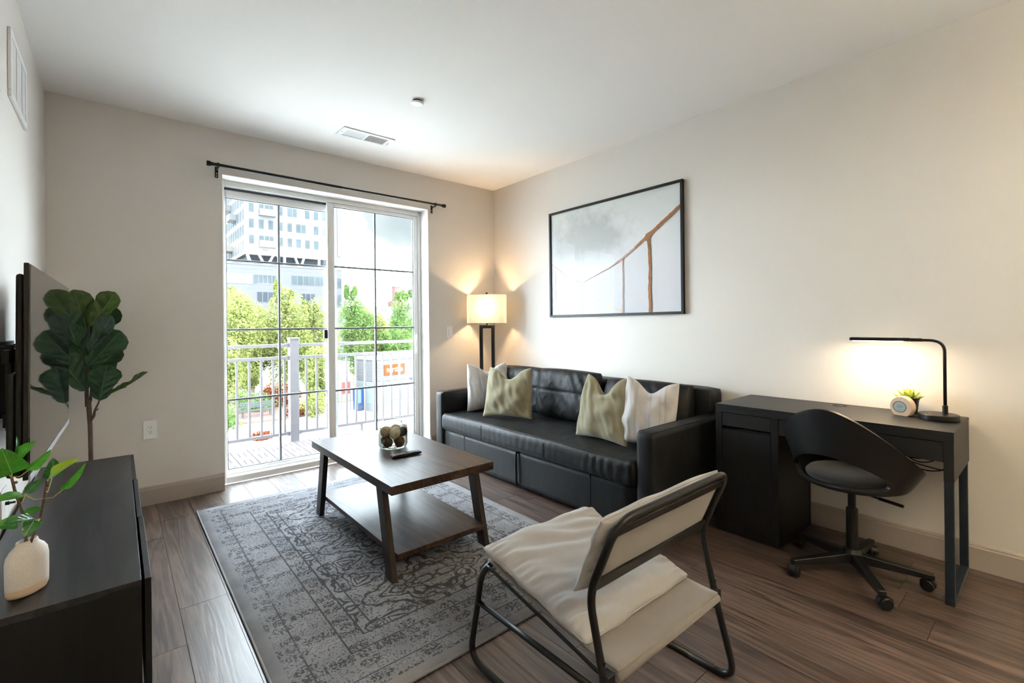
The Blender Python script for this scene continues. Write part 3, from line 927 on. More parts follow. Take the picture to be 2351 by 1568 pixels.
# ------------------------------------------------------------------ rug
RX0, RX1, RY0, RY1 = 0.393, 1.972, 1.462, 3.752
def rug_mat():
    n = N('distressed_rug_pile')
    v = n.coords()
    sx = n.n.new('ShaderNodeSeparateXYZ')
    n.link(v, sx.inputs[0])
    X, Y = sx.outputs[0], sx.outputs[1]
    dx = n.math('MINIMUM', n.math('SUBTRACT', X, RX0), n.math('SUBTRACT', RX1, X))
    dy = n.math('MINIMUM', n.math('SUBTRACT', Y, RY0), n.math('SUBTRACT', RY1, Y))
    e = n.math('MINIMUM', dx, dy)                           # distance from the rug's edge
    # mirrored coordinates for the ornament
    mx = n.math('ABSOLUTE', n.math('SUBTRACT', X, (RX0 + RX1) / 2))
    my = n.math('PINGPONG', n.math('SUBTRACT', Y, (RY0 + RY1) / 2), 0.30)
    cmb = n.n.new('ShaderNodeCombineXYZ')
    n.link(mx, cmb.inputs[0])
    n.link(my, cmb.inputs[1])
    warp = n.n.new('ShaderNodeTexNoise')
    warp.inputs['Scale'].default_value = 9
    warp.inputs['Detail'].default_value = 2
    n.link(cmb.outputs[0], warp.inputs['Vector'])
    wv = n.n.new('ShaderNodeVectorMath')
    wv.operation = 'MULTIPLY_ADD'
    n.link(warp.outputs['Color'], wv.inputs[0])
    wv.inputs[1].default_value = (0.09, 0.09, 0)
    n.link(cmb.outputs[0], wv.inputs[2])
    # vines: contour lines of a smooth noise
    vn = n.noise(wv.outputs[0], 6.5, 1, 0.4)
    vine = n.math('LESS_THAN', n.math('ABSOLUTE', n.math('SUBTRACT', n.math('PINGPONG', n.math('MULTIPLY', vn, 4.0), 0.5), 0.25)), 0.075)
    # flowers: broken blotches gathered in small clusters
    vo = n.n.new('ShaderNodeTexVoronoi')
    vo.inputs['Scale'].default_value = 15
    n.link(wv.outputs[0], vo.inputs['Vector'])
    blot = n.noise(cmb.outputs[0], 95, 2, 0.5)
    dot = n.math('MULTIPLY', n.math('GREATER_THAN', blot, 0.52), n.math('LESS_THAN', vo.outputs['Distance'], 0.46))
    dot2 = n.math('GREATER_THAN', n.noise(wv.outputs[0], 60, 2, 0.5), 0.60)
    field = n.math('MAXIMUM', n.math('MULTIPLY', dot, 0.9), n.math('MAXIMUM', vine, n.math('MULTIPLY', dot2, 0.8)))
    # border ornament repeats along the edge
    bx = n.math('PINGPONG', n.math('ADD', X, Y), 0.11)
    by = n.math('PINGPONG', n.math('SUBTRACT', X, Y), 0.11)
    c2 = n.n.new('ShaderNodeCombineXYZ')
    n.link(n.math('PINGPONG', X, 0.10), c2.inputs[0])
    n.link(n.math('PINGPONG', Y, 0.10), c2.inputs[1])
    vb = n.n.new('ShaderNodeTexVoronoi')
    vb.inputs['Scale'].default_value = 24
    n.link(c2.outputs[0], vb.inputs['Vector'])
    bor = n.math('MULTIPLY', n.math('GREATER_THAN', n.noise(v, 105, 2, 0.5), 0.49), n.math('LESS_THAN', vb.outputs['Distance'], 0.50))
    bor = n.math('MAXIMUM', bor, n.math('MULTIPLY', n.math('GREATER_THAN', n.noise(v, 150, 1, 0.5), 0.60), 0.85))
    inb = n.math('LESS_THAN', e, 0.335)
    pat = n.math('ADD', n.math('MULTIPLY', inb, bor), n.math('MULTIPLY', n.math('SUBTRACT', 1.0, inb), field))
    # guard lines
    for d_, w_ in ((0.265, 0.0035), (0.345, 0.004), (0.395, 0.0035), (0.12, 0.003)):
        pat = n.math('MAXIMUM', pat, n.math('MULTIPLY', n.math('LESS_THAN', n.math('ABSOLUTE', n.math('SUBTRACT', e, d_)), w_), 1.0))
    edge = n.math('GREATER_THAN', e, 0.05)
    pat = n.math('MULTIPLY', pat, edge)
    # wear
    wear = n.noise(v, 3.2, 5, 0.6)
    wf = n.noise(v, 75, 3, 0.6)
    wearm = n.ramp(n.math('ADD', n.math('MULTIPLY', wear, 0.6), n.math('MULTIPLY', wf, 0.4)), [(0.31, 0.0), (0.45, 1.0)])
    streak = n.noise(n.coords((90, 12, 1)), 3, 3, 0.6)
    m2 = n.math('MULTIPLY', n.math('MULTIPLY', pat, wearm), n.ramp(streak, [(0.2, 0.45), (0.45, 1.0)]))
    ctr = n.ramp(e, [(0.05, 0.85), (0.5, 1.0)])
    basec = n.ramp(n.noise(v, 5, 5, 0.6), [(0.3, (0.165, 0.165, 0.178)), (0.7, (0.255, 0.255, 0.270))])
    col = n.mix(n.math('MULTIPLY', n.math('MULTIPLY', m2, ctr), 0.80), basec, (0.008, 0.008, 0.011))
    n.set(col, 0.95, 0, 0.0)
    pile = n.noise(v, 420, 2)
    n.b.inputs['Sheen Weight'].default_value = 0.04
    n.bump(n.math('ADD', pile, n.math('MULTIPLY', m2, -0.6)), 0.35, 0.003)
    return n.m
rug = thing('area_rug', 'grey distressed oriental area rug under the coffee table', 'rug', (1.18, 2.6, 0))
mk('pile', rbox(RX0, RX1, RY0, RY1, 0.0008, 0.011, 0.004, 12, 14, 3), rug_mat(), rug, smooth=True, fixn=True)
bl = fillet([(RX0, RY0 + 0.3, 0.006), (RX0, RY1, 0.006), (RX1, RY1, 0.006), (RX1, RY0, 0.006), (RX0, RY0, 0.006), (RX0, RY0 + 0.29, 0.006)], 0.012)
mk('binding', G().tube(bl, 0.0052, 8, closed=True), fabric('rug_binding', (0.20, 0.195, 0.205), 0.2, 300), rug, smooth=True)

# ------------------------------------------------------------------ coffee table
TZ0 = 0.011
M_table = wood('dark_walnut_table', (0.016, 0.010, 0.008), (0.060, 0.036, 0.027), 'y', 0.36, 0.9, bump=0.16, spec=0.19, rings=2.0)
M_tablez = wood('dark_walnut_leg', (0.010, 0.007, 0.006), (0.036, 0.024, 0.020), 'z', 0.40, 0.9, bump=0.10, spec=0.3)
tx0, tx1, ty0, ty1 = 0.972, 1.578, 2.037, 3.213
tb = thing('coffee_table', 'dark wood coffee table with splayed legs and lower shelf', 'coffee table', (1.275, 2.625, TZ0))
mk('tabletop', G().box(tx0, tx1, ty0, ty1, 0.437, 0.480), M_table, tb, bevel=0.002)
lw, ld = 0.030, 0.072
for xa in (tx0 + 0.012, tx1 - 0.012 - lw):
    for s, yb, yt in ((1, 2.062, 2.168), (-1, 3.176, 3.082)):
        y0b, y1b = (yb, yb + s * ld)
        y0t, y1t = (yt, yt + s * ld)
        if s < 0:
            y0b, y1b, y0t, y1t = y1b, y0b, y1t, y0t
        mk('leg', G().hexa([(xa, y0b, TZ0), (xa + lw, y0b, TZ0), (xa + lw, y1b, TZ0), (xa, y1b, TZ0)], [(xa, y0t, 0.437), (xa + lw, y0t, 0.437), (xa + lw, y1t, 0.437), (xa, y1t, 0.437)]), M_tablez, tb, bevel=0.002)
mk('shelf', G().box(tx0 + 0.012 + lw, tx1 - 0.012 - lw, 2.062, 3.172, 0.113, 0.140), M_table, tb, bevel=0.002)

# ------------------------------------------------------------------ jar with decorative balls, remote
JX, JY, JZ = 1.300, 2.695, 0.4805
jar = thing('glass_jar', 'clear round glass jar holding decorative balls on the coffee table', 'jar', (JX, JY, JZ))
M_jar = clear_glass('jar_glass', (0.90, 0.91, 0.88), 1.0, 1.5, edge=(0.30, 0.29, 0.26))
R = 0.088
prof = [(0.0, 0.0), (0.066, 0.0), (0.080, 0.006), (R, 0.022), (R, 0.118), (0.084, 0.134), (0.070, 0.146), (0.058, 0.150), (0.056, 0.160), (0.061, 0.164), (0.060, 0.168), (0.054, 0.168), (0.052, 0.152), (0.060, 0.143), (0.076, 0.132), (R - 0.004, 0.117), (R - 0.004, 0.024), (0.078, 0.012), (0.064, 0.008), (0.0, 0.008)]
mk('body', G().lathe(prof, 40, (JX, JY, JZ)), M_jar, jar, smooth=True)
mk('rim', G().tube([(JX + 0.058 * math.cos(2 * PI * k / 32), JY + 0.058 * math.sin(2 * PI * k / 32), JZ + 0.168) for k in range(32)], 0.0035, 8, closed=True), M_jar, jar, smooth=True)
def ball(rad, seed, rough_amt, n=16):
    g = G()
    vs_, fs = [], []
    for j in range(n + 1):
        for i in range(2 * n):
            a, b_ = 2 * PI * i / (2 * n), PI * j / n
            d = Vector((math.sin(b_) * math.cos(a), math.sin(b_) * math.sin(a), math.cos(b_)))
            k = rad * (1 + rough_amt * mnoise.noise(d * 3.2 + Vector((seed * 5.1, 0, 0))) + rough_amt * 0.5 * mnoise.noise(d * 8 + Vector((0, seed, 0))))
            vs_.append(d * k)
    for j in range(n):
        for i in range(2 * n):
            i2 = (i + 1) % (2 * n)
            fs.append((j * 2 * n + i, (j + 1) * 2 * n + i, (j + 1) * 2 * n + i2, j * 2 * n + i2))
    return g.add(vs_, fs)
def ball_mat(name, a, b_, sc):
    n = N(name)
    f = n.noise(n.coords(), sc, 5, 0.7)
    n.set(n.ramp(f, [(0.3, a), (0.7, b_)]), 0.85)
    n.bump(f, 0.6, 0.004)
    return n.m
BM = [ball_mat('ball_cream', (0.50, 0.44, 0.33), (0.68, 0.62, 0.50), 40), ball_mat('ball_tan', (0.28, 0.19, 0.10), (0.52, 0.40, 0.24), 60),
      ball_mat('ball_dark', (0.018, 0.014, 0.012), (0.05, 0.04, 0.035), 70), ball_mat('ball_brown', (0.06, 0.035, 0.022), (0.20, 0.13, 0.085), 70), ball_mat('ball_beige', (0.38, 0.30, 0.20), (0.56, 0.46, 0.33), 50)]
balls = [(-0.050, 0.018, 0.033, 0.031, 3, 'brown bark ball low in the jar beside the window'), (-0.018, -0.050, 0.033, 0.030, 3, 'brown bark ball at the front bottom of the jar'), (0.048, -0.030, 0.034, 0.031, 3, 'reddish brown twig ball low in the jar facing the remote'),
         (0.020, 0.046, 0.034, 0.031, 4, 'beige ball hidden low at the back of the jar'), (-0.040, -0.012, 0.090, 0.035, 1, 'large tan ball high in the jar'), (0.022, -0.036, 0.088, 0.034, 0, 'pale cream oval ball in the middle of the jar'),
         (0.056, 0.016, 0.086, 0.030, 2, 'dark brown ball high in the jar'), (0.004, 0.046, 0.092, 0.033, 4, 'beige ball at the back on top of the jar pile')]
for i, (x, y, z, rd, mi, lb) in enumerate(balls):
    # picture-right is along the view's right axis: rotate offsets so the order is the one seen
    ca, sa = math.cos(-0.70), math.sin(-0.70)
    wx, wy = x * ca - y * sa, x * sa + y * ca
    o = mk('decorative_ball', ball(rd, i + 1, 0.10 if mi in (2, 3) else 0.05), BM[mi], smooth=True, loc=(JX + wx, JY + wy, JZ + 0.008 + z), fixn=True)
    if mi == 0:
        o.scale = (0.92, 0.92, 1.15)
        o.rotation_euler = (0.3, 0.3, 0)
    tag(o, lb, 'decorative ball', 'decorative balls in the glass jar')

rc = thing('remote_control', 'black television remote lying on the coffee table', 'remote control', (1.272, 2.470, 0.4805), world=False, rotz=math.radians(-4))
g = G()
prof = [(-0.090, 0.0), (0.060, 0.0), (0.090, 0.006), (0.090, 0.014), (0.055, 0.017), (-0.055, 0.016), (-0.090, 0.012)]
g.prism(prof, -0.020, 0.020, 'xz')
rb = mk('body', g, plain('remote_plastic', (0.008, 0.008, 0.009), 0.55, spec=0.2), rc, bevel=0.003, fixn=True)
key = None
M_key = plain('remote_key', (0.45, 0.45, 0.46), 0.6)
M_keyr = plain('remote_key_red', (0.45, 0.03, 0.03), 0.4)
for i in range(12):
    for j in range(3):
        x = -0.078 + i * 0.0125
        y = -0.011 + j * 0.011
        z = 0.0125 + 0.004 * min(1, max(0, (x + 0.09) / 0.035)) + (0.001 if -0.05 < x < 0.05 else 0)
        z = 0.0155 if abs(x) < 0.05 else 0.0145
        if key is None:
            key = mk('key', G().box(-0.0028, 0.0028, -0.0024, 0.0024, 0, 0.0030), M_key, rc, loc=(x, y, z))
        else:
            inst(key, 'key', (x, y, z), parent=rc)
mk('power_key', G().lathe([(0.004, 0), (0.004, 0.0035), (0.0, 0.0038)], 10, (-0.086, 0.010, 0.0125)), M_keyr, rc)
# ------------------------------------------------------------------ desk
M_desk = wood('black_brown_desk', (0.006, 0.006, 0.0062), (0.016, 0.0155, 0.016), 'y', 0.42, 1.2, bump=0.12, spec=0.32)
M_deskz = wood('black_brown_upright', (0.005, 0.005, 0.0055), (0.012, 0.012, 0.013), 'z', 0.42, 1.2, bump=0.10, spec=0.3)
dx0, dx1, dy0, dy1, dz = 2.728, 3.222, 0.306, 1.348, 0.752
desk = thing('desk', 'black-brown writing desk with cabinet and metal leg', 'desk', (2.97, 0.83, 0))
g = G()
g.box(dx0, dx1, dy0, dy1, dz - 0.016, dz)
g.box(dx0, dx0 + 0.018, dy0, dy1, dz - 0.046, dz - 0.016)
mk('desktop', g, M_desk, desk, bevel=0.0012)
g = G()
g.box(dx0 + 0.001, dx1 - 0.002, dy1 - 0.036, dy1, 0.0, dz - 0.0165)
g.box(dx0 + 0.001, dx1 - 0.002, 1.003, 1.039, 0.0, dz - 0.0165)
g.box(dx0 + 0.001, dx1 - 0.002, 1.039, dy1 - 0.036, 0.0, 0.055)
g.box(dx1 - 0.02, dx1 - 0.003, 1.039, dy1 - 0.036, 0.055, dz - 0.0165)
g.box(dx0 + 0.03, dx1 - 0.02, 1.039, dy1 - 0.036, 0.60, 0.612)
mk('cabinet', g, M_deskz, desk, bevel=0.001)
mk('drawer_front', G().box(dx0 + 0.003, dx0 + 0.021, 1.0415, dy1 - 0.0385, 0.628, 0.703), M_desk, desk, bevel=0.0012)
mk('door', G().box(dx0 + 0.003, dx0 + 0.021, 1.0415, dy1 - 0.0385, 0.058, 0.606), M_deskz, desk, bevel=0.0012)
mk('drawer_front', G().box(dx0 + 0.003, dx0 + 0.021, 0.3405, 1.0005, 0.618, 0.703), M_desk, desk, bevel=0.0012)
g = G()
g.box(dx0 + 0.0215, dx1 - 0.02, 0.345, 0.998, 0.625, 0.634)
g.box(dx1 - 0.02, dx1 - 0.003, 0.345, 1.003, 0.560, dz - 0.0165)
mk('drawer_box', g, M_deskz, desk)
mk('side_panel', G().box(dx0 + 0.001, dx1 - 0.001, dy0 + 0.0005, dy0 + 0.034, 0.535, dz - 0.0165), M_deskz, desk, bevel=0.001)
g = G()
g.box(dx0 + 0.006, dx0 + 0.030, dy0 + 0.002, dy0 + 0.034, 0.026, 0.535)
g.box(dx1 - 0.050, dx1 - 0.026, dy0 + 0.002, dy0 + 0.034, 0.026, 0.535)
g.box(dx0 + 0.006, dx1 - 0.026, dy0 + 0.002, dy0 + 0.034, 0.0, 0.026)
mk('metal_leg', g, plain('dark_blue_steel', (0.010, 0.016, 0.024), 0.35, 0.2, var=0.1), desk, bevel=0.003)
mk('cable_grommet', G().lathe([(0.030, 0.0), (0.034, 0.003), (0.036, 0.001), (0.036, -0.001), (0.029, -0.001)], 28, (3.155, 0.83, dz), caps=False), M_plast, desk)
mk('grommet_hole', G().lathe([(0.0, 0.0006), (0.030, 0.0006), (0.030, 0.0)], 28, (3.155, 0.83, dz)), M_slot, desk)
def hang(pts, r=0.0028):
    return G().tube(fillet(pts, 0.05, 5), r, 6)
cab = thing('desk_cables', 'thin black cables hanging under the desk drawer', 'cable', (2.97, 0.43, 0.5))
mk('cable', hang([(2.98, 0.36, 0.623), (2.96, 0.41, 0.555), (2.95, 0.47, 0.548), (2.97, 0.56, 0.62)]), M_plast, cab, smooth=True)
mk('cable', hang([(3.00, 0.38, 0.623), (2.98, 0.43, 0.565), (2.96, 0.50, 0.560), (2.97, 0.58, 0.62)]), M_plast, cab, smooth=True)
mk('cable', hang([(2.95, 0.342, 0.565), (2.95, 0.37, 0.528), (2.95, 0.43, 0.512), (2.95, 0.50, 0.535), (2.96, 0.57, 0.62)]), M_plast, cab, smooth=True)
mk('cable', hang([(2.95, 0.342, 0.56), (2.95, 0.36, 0.528), (2.95, 0.42, 0.535), (2.95, 0.50, 0.548), (2.96, 0.55, 0.62)]), M_plast, cab, smooth=True)

# ------------------------------------------------------------------ desk lamp
dl = thing('desk_lamp', 'slim black lit reading lamp on round base on the desk', 'desk lamp', (3.045, 0.395, dz))
mk('base', G().lathe([(0.0, 0.0), (0.074, 0.0), (0.077, 0.003), (0.077, 0.025), (0.074, 0.028), (0.0, 0.0285)], 48, (3.045, 0.395, dz)), M_plast, dl, bevel=0.001)
PXL, PYL = 3.055, 0.372
mk('collar', G().lathe([(0.0105, 0.028), (0.0105, 0.068), (0.008, 0.070)], 18, (PXL, PYL, dz)), M_plast, dl)
mk('arm', G().tube(fillet([(PXL, PYL, dz + 0.02), (PXL, PYL, 1.135), (PXL, 0.50, 1.137)], [0, 0.055, 0], 10), 0.0068, 12), M_plast, dl, smooth=True)
mk('joint', G().tube([(PXL, 0.455, 1.137), (PXL, 0.515, 1.137)], 0.0085, 12), M_plast, dl)
hd = mk('head', G().box(PXL - 0.022, PXL + 0.022, 0.500, 0.752, 1.130, 1.147), M_plast, dl, bevel=0.004)
mk('light_strip', G().box(PXL - 0.015, PXL + 0.015, 0.530, 0.738, 1.1265, 1.1298), glow('led_strip', (1.0, 0.80, 0.55), 14.0, 0.3), hd)
mk('touch_mark', G().lathe([(0.0, 0.0005), (0.003, 0.0005), (0.003, 0.0)], 10, (3.03, 0.425, dz + 0.0286)), M_switch, dl)
ad = bpy.data.lights.new('desk_lamp_led', 'AREA')
ad.shape = 'RECTANGLE'
ad.size, ad.size_y = 0.03, 0.21
ad.energy = 1.25
ad.color = (1.0, 0.76, 0.48)
ao = bpy.data.objects.new('desk_lamp_light', ad)
C.objects.link(ao)
ao.parent = dl
ao.matrix_parent_inverse = Matrix.Translation(-WORLD_AT[dl.name])
ao.location = (PXL, 0.634, 1.1255)

# ------------------------------------------------------------------ alarm clock, succulent
M_pale = wood('pale_birch', (0.56, 0.40, 0.28), (0.72, 0.56, 0.43), 'y', 0.5, 2.0, bump=0.05)
ck = thing('alarm_clock', 'small round pale wood alarm clock with grey display on the desk', 'clock', (3.046, 0.530, dz), math.radians(-104), world=False)
# faces local -y
pts = []
r_ = 0.0475
for k in range(41):
    a = math.radians(-90 + 34) + math.radians(360 - 68) * k / 40
    pts.append((r_ * math.cos(a), 1.13 * (r_ * math.sin(a) + r_ * math.cos(math.radians(34)))))
mk('body', G().prism(pts, -0.022, 0.022, 'xz'), M_pale, ck, bevel=0.004, fixn=True)
zc_ = 1.13 * r_ * math.cos(math.radians(34))
mk('bezel', G().lathe([(0.0285, -0.0232), (0.0255, -0.0222), (0.0255, -0.0215), (0.0285, -0.0215)], 32, (-0.004, 0, zc_ + 0.001), 'y', caps=False), M_slot, ck)
lcd = mk('display', G().lathe([(0.0, -0.0226), (0.0260, -0.0226), (0.0260, -0.0215)], 32, (-0.004, 0, zc_ + 0.001), 'y'), plain('lcd_grey_blue', (0.33, 0.42, 0.45), 0.25), ck)
M_lcd = plain('lcd_segment', (0.10, 0.13, 0.15), 0.4)
def seg_digit(x0, z0, h, segs):
    w = h * 0.5
    t = h * 0.10
    S = {'a': (0, w, h - t, h), 'd': (0, w, 0, t), 'g': (0, w, h / 2 - t / 2, h / 2 + t / 2), 'b': (w - t, w, h / 2, h), 'c': (w - t, w, 0, h / 2), 'f': (0, t, h / 2, h), 'e': (0, t, 0, h / 2)}
    g = G()
    for s in segs:
        a = S[s]
        g.box(x0 + a[0], x0 + a[1], -0.0230, -0.0227, z0 + a[2], z0 + a[3])
    return g
for x0, segs in ((-0.020, 'bc'), (-0.0085, 'afgcd'), (0.0015, 'fgbc')):
    mk('digit', seg_digit(x0 - 0.001, zc_ - 0.005, 0.015, segs), M_lcd, ck)
for x0 in (-0.007, 0.001):
    mk('icon', G().box(x0 - 0.002, x0 + 0.003, -0.0230, -0.0227, zc_ - 0.0165, zc_ - 0.0135), M_lcd, ck)

su = thing('potted_succulent', 'small yellow-green succulent in black pot behind the alarm clock', 'potted plant', (3.158, 0.525, dz))
mk('pot', G().lathe([(0.0, 0.0), (0.034, 0.0), (0.042, 0.072), (0.045, 0.073), (0.045, 0.080), (0.039, 0.080), (0.038, 0.070), (0.0, 0.070)], 28, (3.158, 0.525, dz)), M_plast, su, smooth=False)
def succ_mat():
    n = N('succulent_leaf')
    v = n.coords()
    f = n.noise(v, 22, 3)
    sx = n.n.new('ShaderNodeSeparateXYZ')
    n.link(v, sx.inputs[0])
    z = n.math('DIVIDE', n.math('SUBTRACT', sx.outputs[2], dz + 0.07), 0.06)
    c_ = n.ramp(n.math('MULTIPLY_ADD', f, 0.5, n.math('MULTIPLY', z, 0.6)), [(0.25, (0.22, 0.36, 0.12)), (0.7, (0.55, 0.55, 0.08))])
    n.set(c_, 0.45)
    return n.m
M_succ = succ_mat()
sl = None
def petal(L, W, T):
    def fn(s, q):
        a = 2 * PI * s
        w = W / 2 * math.sin(PI * min(1, q ** 0.8 * 0.93 + 0.04)) ** 0.75
        return (w * math.cos(a), L * q, T / 2 * math.sin(a) * math.sin(PI * (0.08 + 0.9 * q)) + 0.012 * q * q)
    return G().grid(fn, 10, 8)
for ring, (n_, L_, el, rad, zz) in enumerate(((9, 0.052, 0.12, 0.016, 0.076), (8, 0.046, 0.45, 0.012, 0.084), (6, 0.036, 0.85, 0.007, 0.090), (4, 0.026, 1.2, 0.004, 0.095))):
    for k in range(n_):
        a = 2 * PI * (k + 0.5 * (ring % 2)) / n_ + 0.2 * ring
        mk('leaf', petal(L_, 0.026 - 0.003 * ring, 0.009).xf(Matrix.Translation((3.158 + rad * math.cos(a), 0.525 + rad * math.sin(a), dz + zz)) @ Matrix.Rotation(a - PI / 2, 4, 'Z') @ Matrix.Rotation(el, 4, 'X')), M_succ, su, smooth=True)

# ------------------------------------------------------------------ swivel chair
CX_, CY_ = 2.738, 0.675
sc_ = thing('swivel_chair', 'black plastic shell swivel chair on five castors at the desk', 'office chair', (CX_, CY_, 0), -0.18, world=False)
def lerp_tab(tab, x):
    for (a, va), (b_, vb) in zip(tab, tab[1:]):
        if x <= b_:
            t = (x - a) / (b_ - a)
            t = t * t * (3 - 2 * t)
            return va + (vb - va) * t
    return tab[-1][1]
RIM_R = [(0.0, 0.262), (0.8, 0.272), (1.5, 0.278), (2.2, 0.25), (3.1416, 0.235)]
RIM_Z = [(0.0, 0.830), (2.05, 0.535), (3.1416, 0.500)]
def shell_pt(ph, s):
    aph = abs(ph)
    rr, zr = lerp_tab(RIM_R, aph), lerp_tab(RIM_Z, aph)
    z0 = 0.447
    if s < 0.42:
        q = s / 0.42
        r = 0.205 * q
        z = z0 + 0.012 * q ** 4
    else:
        t = (s - 0.42) / 0.58
        r = 0.205 + (rr - 0.205) * (0.55 * t ** 0.55 + 0.45 * t ** 1.8)
        z = z0 + 0.012 + (zr - z0 - 0.012) * t ** 1.22
    return Vector((-r * math.cos(ph), r * math.sin(ph), z))
NP, NS = 120, 48
HP, HS0, HS1 = 1.05, 0.455, 0.70                           # the opening in the back, in shell coordinates
def in_hole(ph, s):
    c_, h_ = (HS0 + HS1) / 2, (HS1 - HS0) / 2
    return (abs(ph) / HP) ** 2.6 + (abs(s - c_) / h_) ** 2.4
bm = bmesh.new()
vg = {}
prm = {}
for j in range(1, NS + 1):
    for i in range(NP):
        ph, s = -PI + 2 * PI * i / NP, j / NS
        v = bm.verts.new(shell_pt(ph, s))
        vg[(i, j)] = v
        prm[v] = (ph, s)
vc = bm.verts.new(shell_pt(0, 0))
for i in range(NP):
    i2 = (i + 1) % NP
    bm.faces.new((vc, vg[(i2, 1)], vg[(i, 1)]))
    for j in range(1, NS):
        ph = -PI + 2 * PI * (i + 0.5) / NP
        s = (j + 0.5) / NS
        if in_hole(ph, s) < 1.0:
            continue
        bm.faces.new((vg[(i, j)], vg[(i2, j)], vg[(i2, j + 1)], vg[(i, j + 1)]))
for v in list(bm.verts):
    if not v.link_faces:
        bm.verts.remove(v)
hc = (HS0 + HS1) / 2
for v in bm.verts:                                          # snap the rim of the opening onto a smooth oval
    if v in prm and v.is_boundary and prm[v][1] < 0.95:
        ph, s = prm[v]
        for _ in range(30):
            k = in_hole(ph, s)
            if abs(k - 1) < 1e-3:
                break
            f_ = k ** (-0.4)
            ph, s = ph * f_, hc + (s - hc) * f_
        v.co = shell_pt(ph, s)
me = bpy.data.meshes.new('shell')
bmesh.ops.recalc_face_normals(bm, faces=bm.faces)
bm.to_mesh(me)
bm.free()
me.materials.append(M_plast)
me.polygons.foreach_set('use_smooth', [True] * len(me.polygons))
shell = bpy.data.objects.new('shell', me)
C.objects.link(shell)
shell.parent = sc_
md = shell.modifiers.new('solidify', 'SOLIDIFY')
md.thickness = 0.019
md.offset = 0
md = shell.modifiers.new('bevel', 'BEVEL')
md.width = 0.006
md.segments = 3
md.limit_method = 'ANGLE'
md.angle_limit = math.radians(50)
mk('seat_pad', G().lathe([(0.0, 0.462), (0.16, 0.462), (0.190, 0.472), (0.194, 0.486), (0.178, 0.502), (0.10, 0.507), (0.0, 0.505)], 36), fabric('black_seat_pad', (0.012, 0.012, 0.013), 0.2, 300), sc_, smooth=True)
mk('mechanism', G().lathe([(0.0, 0.405), (0.05, 0.407), (0.10, 0.428), (0.10, 0.438), (0.0, 0.438)], 24), M_plast, sc_)
mk('lever', G().tube(fillet([(0.0, -0.05, 0.420), (0.0, -0.075, 0.402), (0.005, -0.205, 0.392)], 0.02, 4), [0.0045] * 7 + [0.0045], 8) if False else G().tube([(0.0, -0.05, 0.420), (0.0, -0.072, 0.404), (0.002, -0.115, 0.400)], 0.0045, 8).tube([(0.002, -0.112, 0.4005), (0.006, -0.205, 0.393)], 0.0075, 10), M_plast, sc_)
mk('gas_lift', G().lathe([(0.0, 0.10), (0.025, 0.10), (0.025, 0.315), (0.0235, 0.32), (0.0165, 0.32), (0.0165, 0.408), (0.0, 0.408)], 20), M_blackm, sc_)
mk('hub', G().lathe([(0.0, 0.060), (0.036, 0.060), (0.044, 0.075), (0.040, 0.105), (0.031, 0.125), (0.0, 0.125)], 24), M_blackm, sc_, smooth=False)
for k in range(5):
    a = math.radians(142 + 10.3 + 72 * k)
    M4 = Matrix.Rotation(a, 4, 'Z')
    lg = mk('foot', G().hexa([(0.02, -0.022, 0.062), (0.302, -0.015, 0.056), (0.302, 0.015, 0.056), (0.02, 0.022, 0.062)], [(0.02, -0.022, 0.108), (0.302, -0.015, 0.080), (0.302, 0.015, 0.080), (0.02, 0.022, 0.108)]).xf(M4), M_blackm, sc_, bevel=0.005)
    cs = math.radians(40 + 60 * k)
    CM = M4 @ Matrix.Translation((0.290, 0, 0)) @ Matrix.Rotation(cs, 4, 'Z')
    ca_ = mk('castor', G().lathe([(0.0, -0.023), (0.022, -0.023), (0.0262, -0.018), (0.0262, -0.004), (0.020, -0.003), (0.020, 0.003), (0.0262, 0.004), (0.0262, 0.018), (0.022, 0.023), (0.0, 0.023)], 22, (0.012, 0, 0.0265), 'y').xf(CM), M_plast, sc_, smooth=False)
    mk('fork', G().prism([(0.012 + 0.031 * math.cos(math.radians(t)), 0.0265 + 0.031 * math.sin(math.radians(t))) for t in range(20, 181, 16)] + [(0.012 - 0.02, 0.03), (0.012 + 0.02, 0.035)], -0.012, 0.012, 'xz').lathe([(0.007, 0.03), (0.007, 0.062)], 10).xf(CM), M_plast, ca_, fixn=True)

# ------------------------------------------------------------------ easy chair
M_cush = fabric('beige_cotton_canvas', (0.335, 0.330, 0.338), 0.10, 380, 0.3)
M_sling = fabric('beige_sling', (0.205, 0.190, 0.184), 0.08, 420, 0.2, rough=0.75)
ec = thing('easy_chair', 'low lounge chair with beige cushions on black tube frame', 'armchair', (1.29, 1.08, 0))
x0, x1 = 0.985, 1.600
TR = 0.0115
mk('front_frame', G().tube(fillet([(x0, 0.80, TR), (x0, 1.425, TR), (x0, 1.372, 0.235), (x0, 1.345, 0.372), (x1, 1.345, 0.372), (x1, 1.372, 0.235), (x1, 1.425, TR), (x1, 0.80, TR)], [0, 0.075, 0, 0.07, 0.07, 0, 0.075, 0], 8), TR, 12), M_blackm, ec, smooth=True)
mk('rear_frame', G().tube(fillet([(x0, 0.90, TR), (x0, 0.728, TR), (x0, 0.79, 0.235), (x0, 0.848, 0.488), (x0, 0.748, 0.722), (x1, 0.748, 0.722), (x1, 0.848, 0.488), (x1, 0.79, 0.235), (x1, 0.728, TR), (x1, 0.90, TR)], [0, 0.07, 0, 0.05, 0.075, 0.075, 0.05, 0, 0.07, 0], 8), TR, 12), M_blackm, ec, smooth=True)
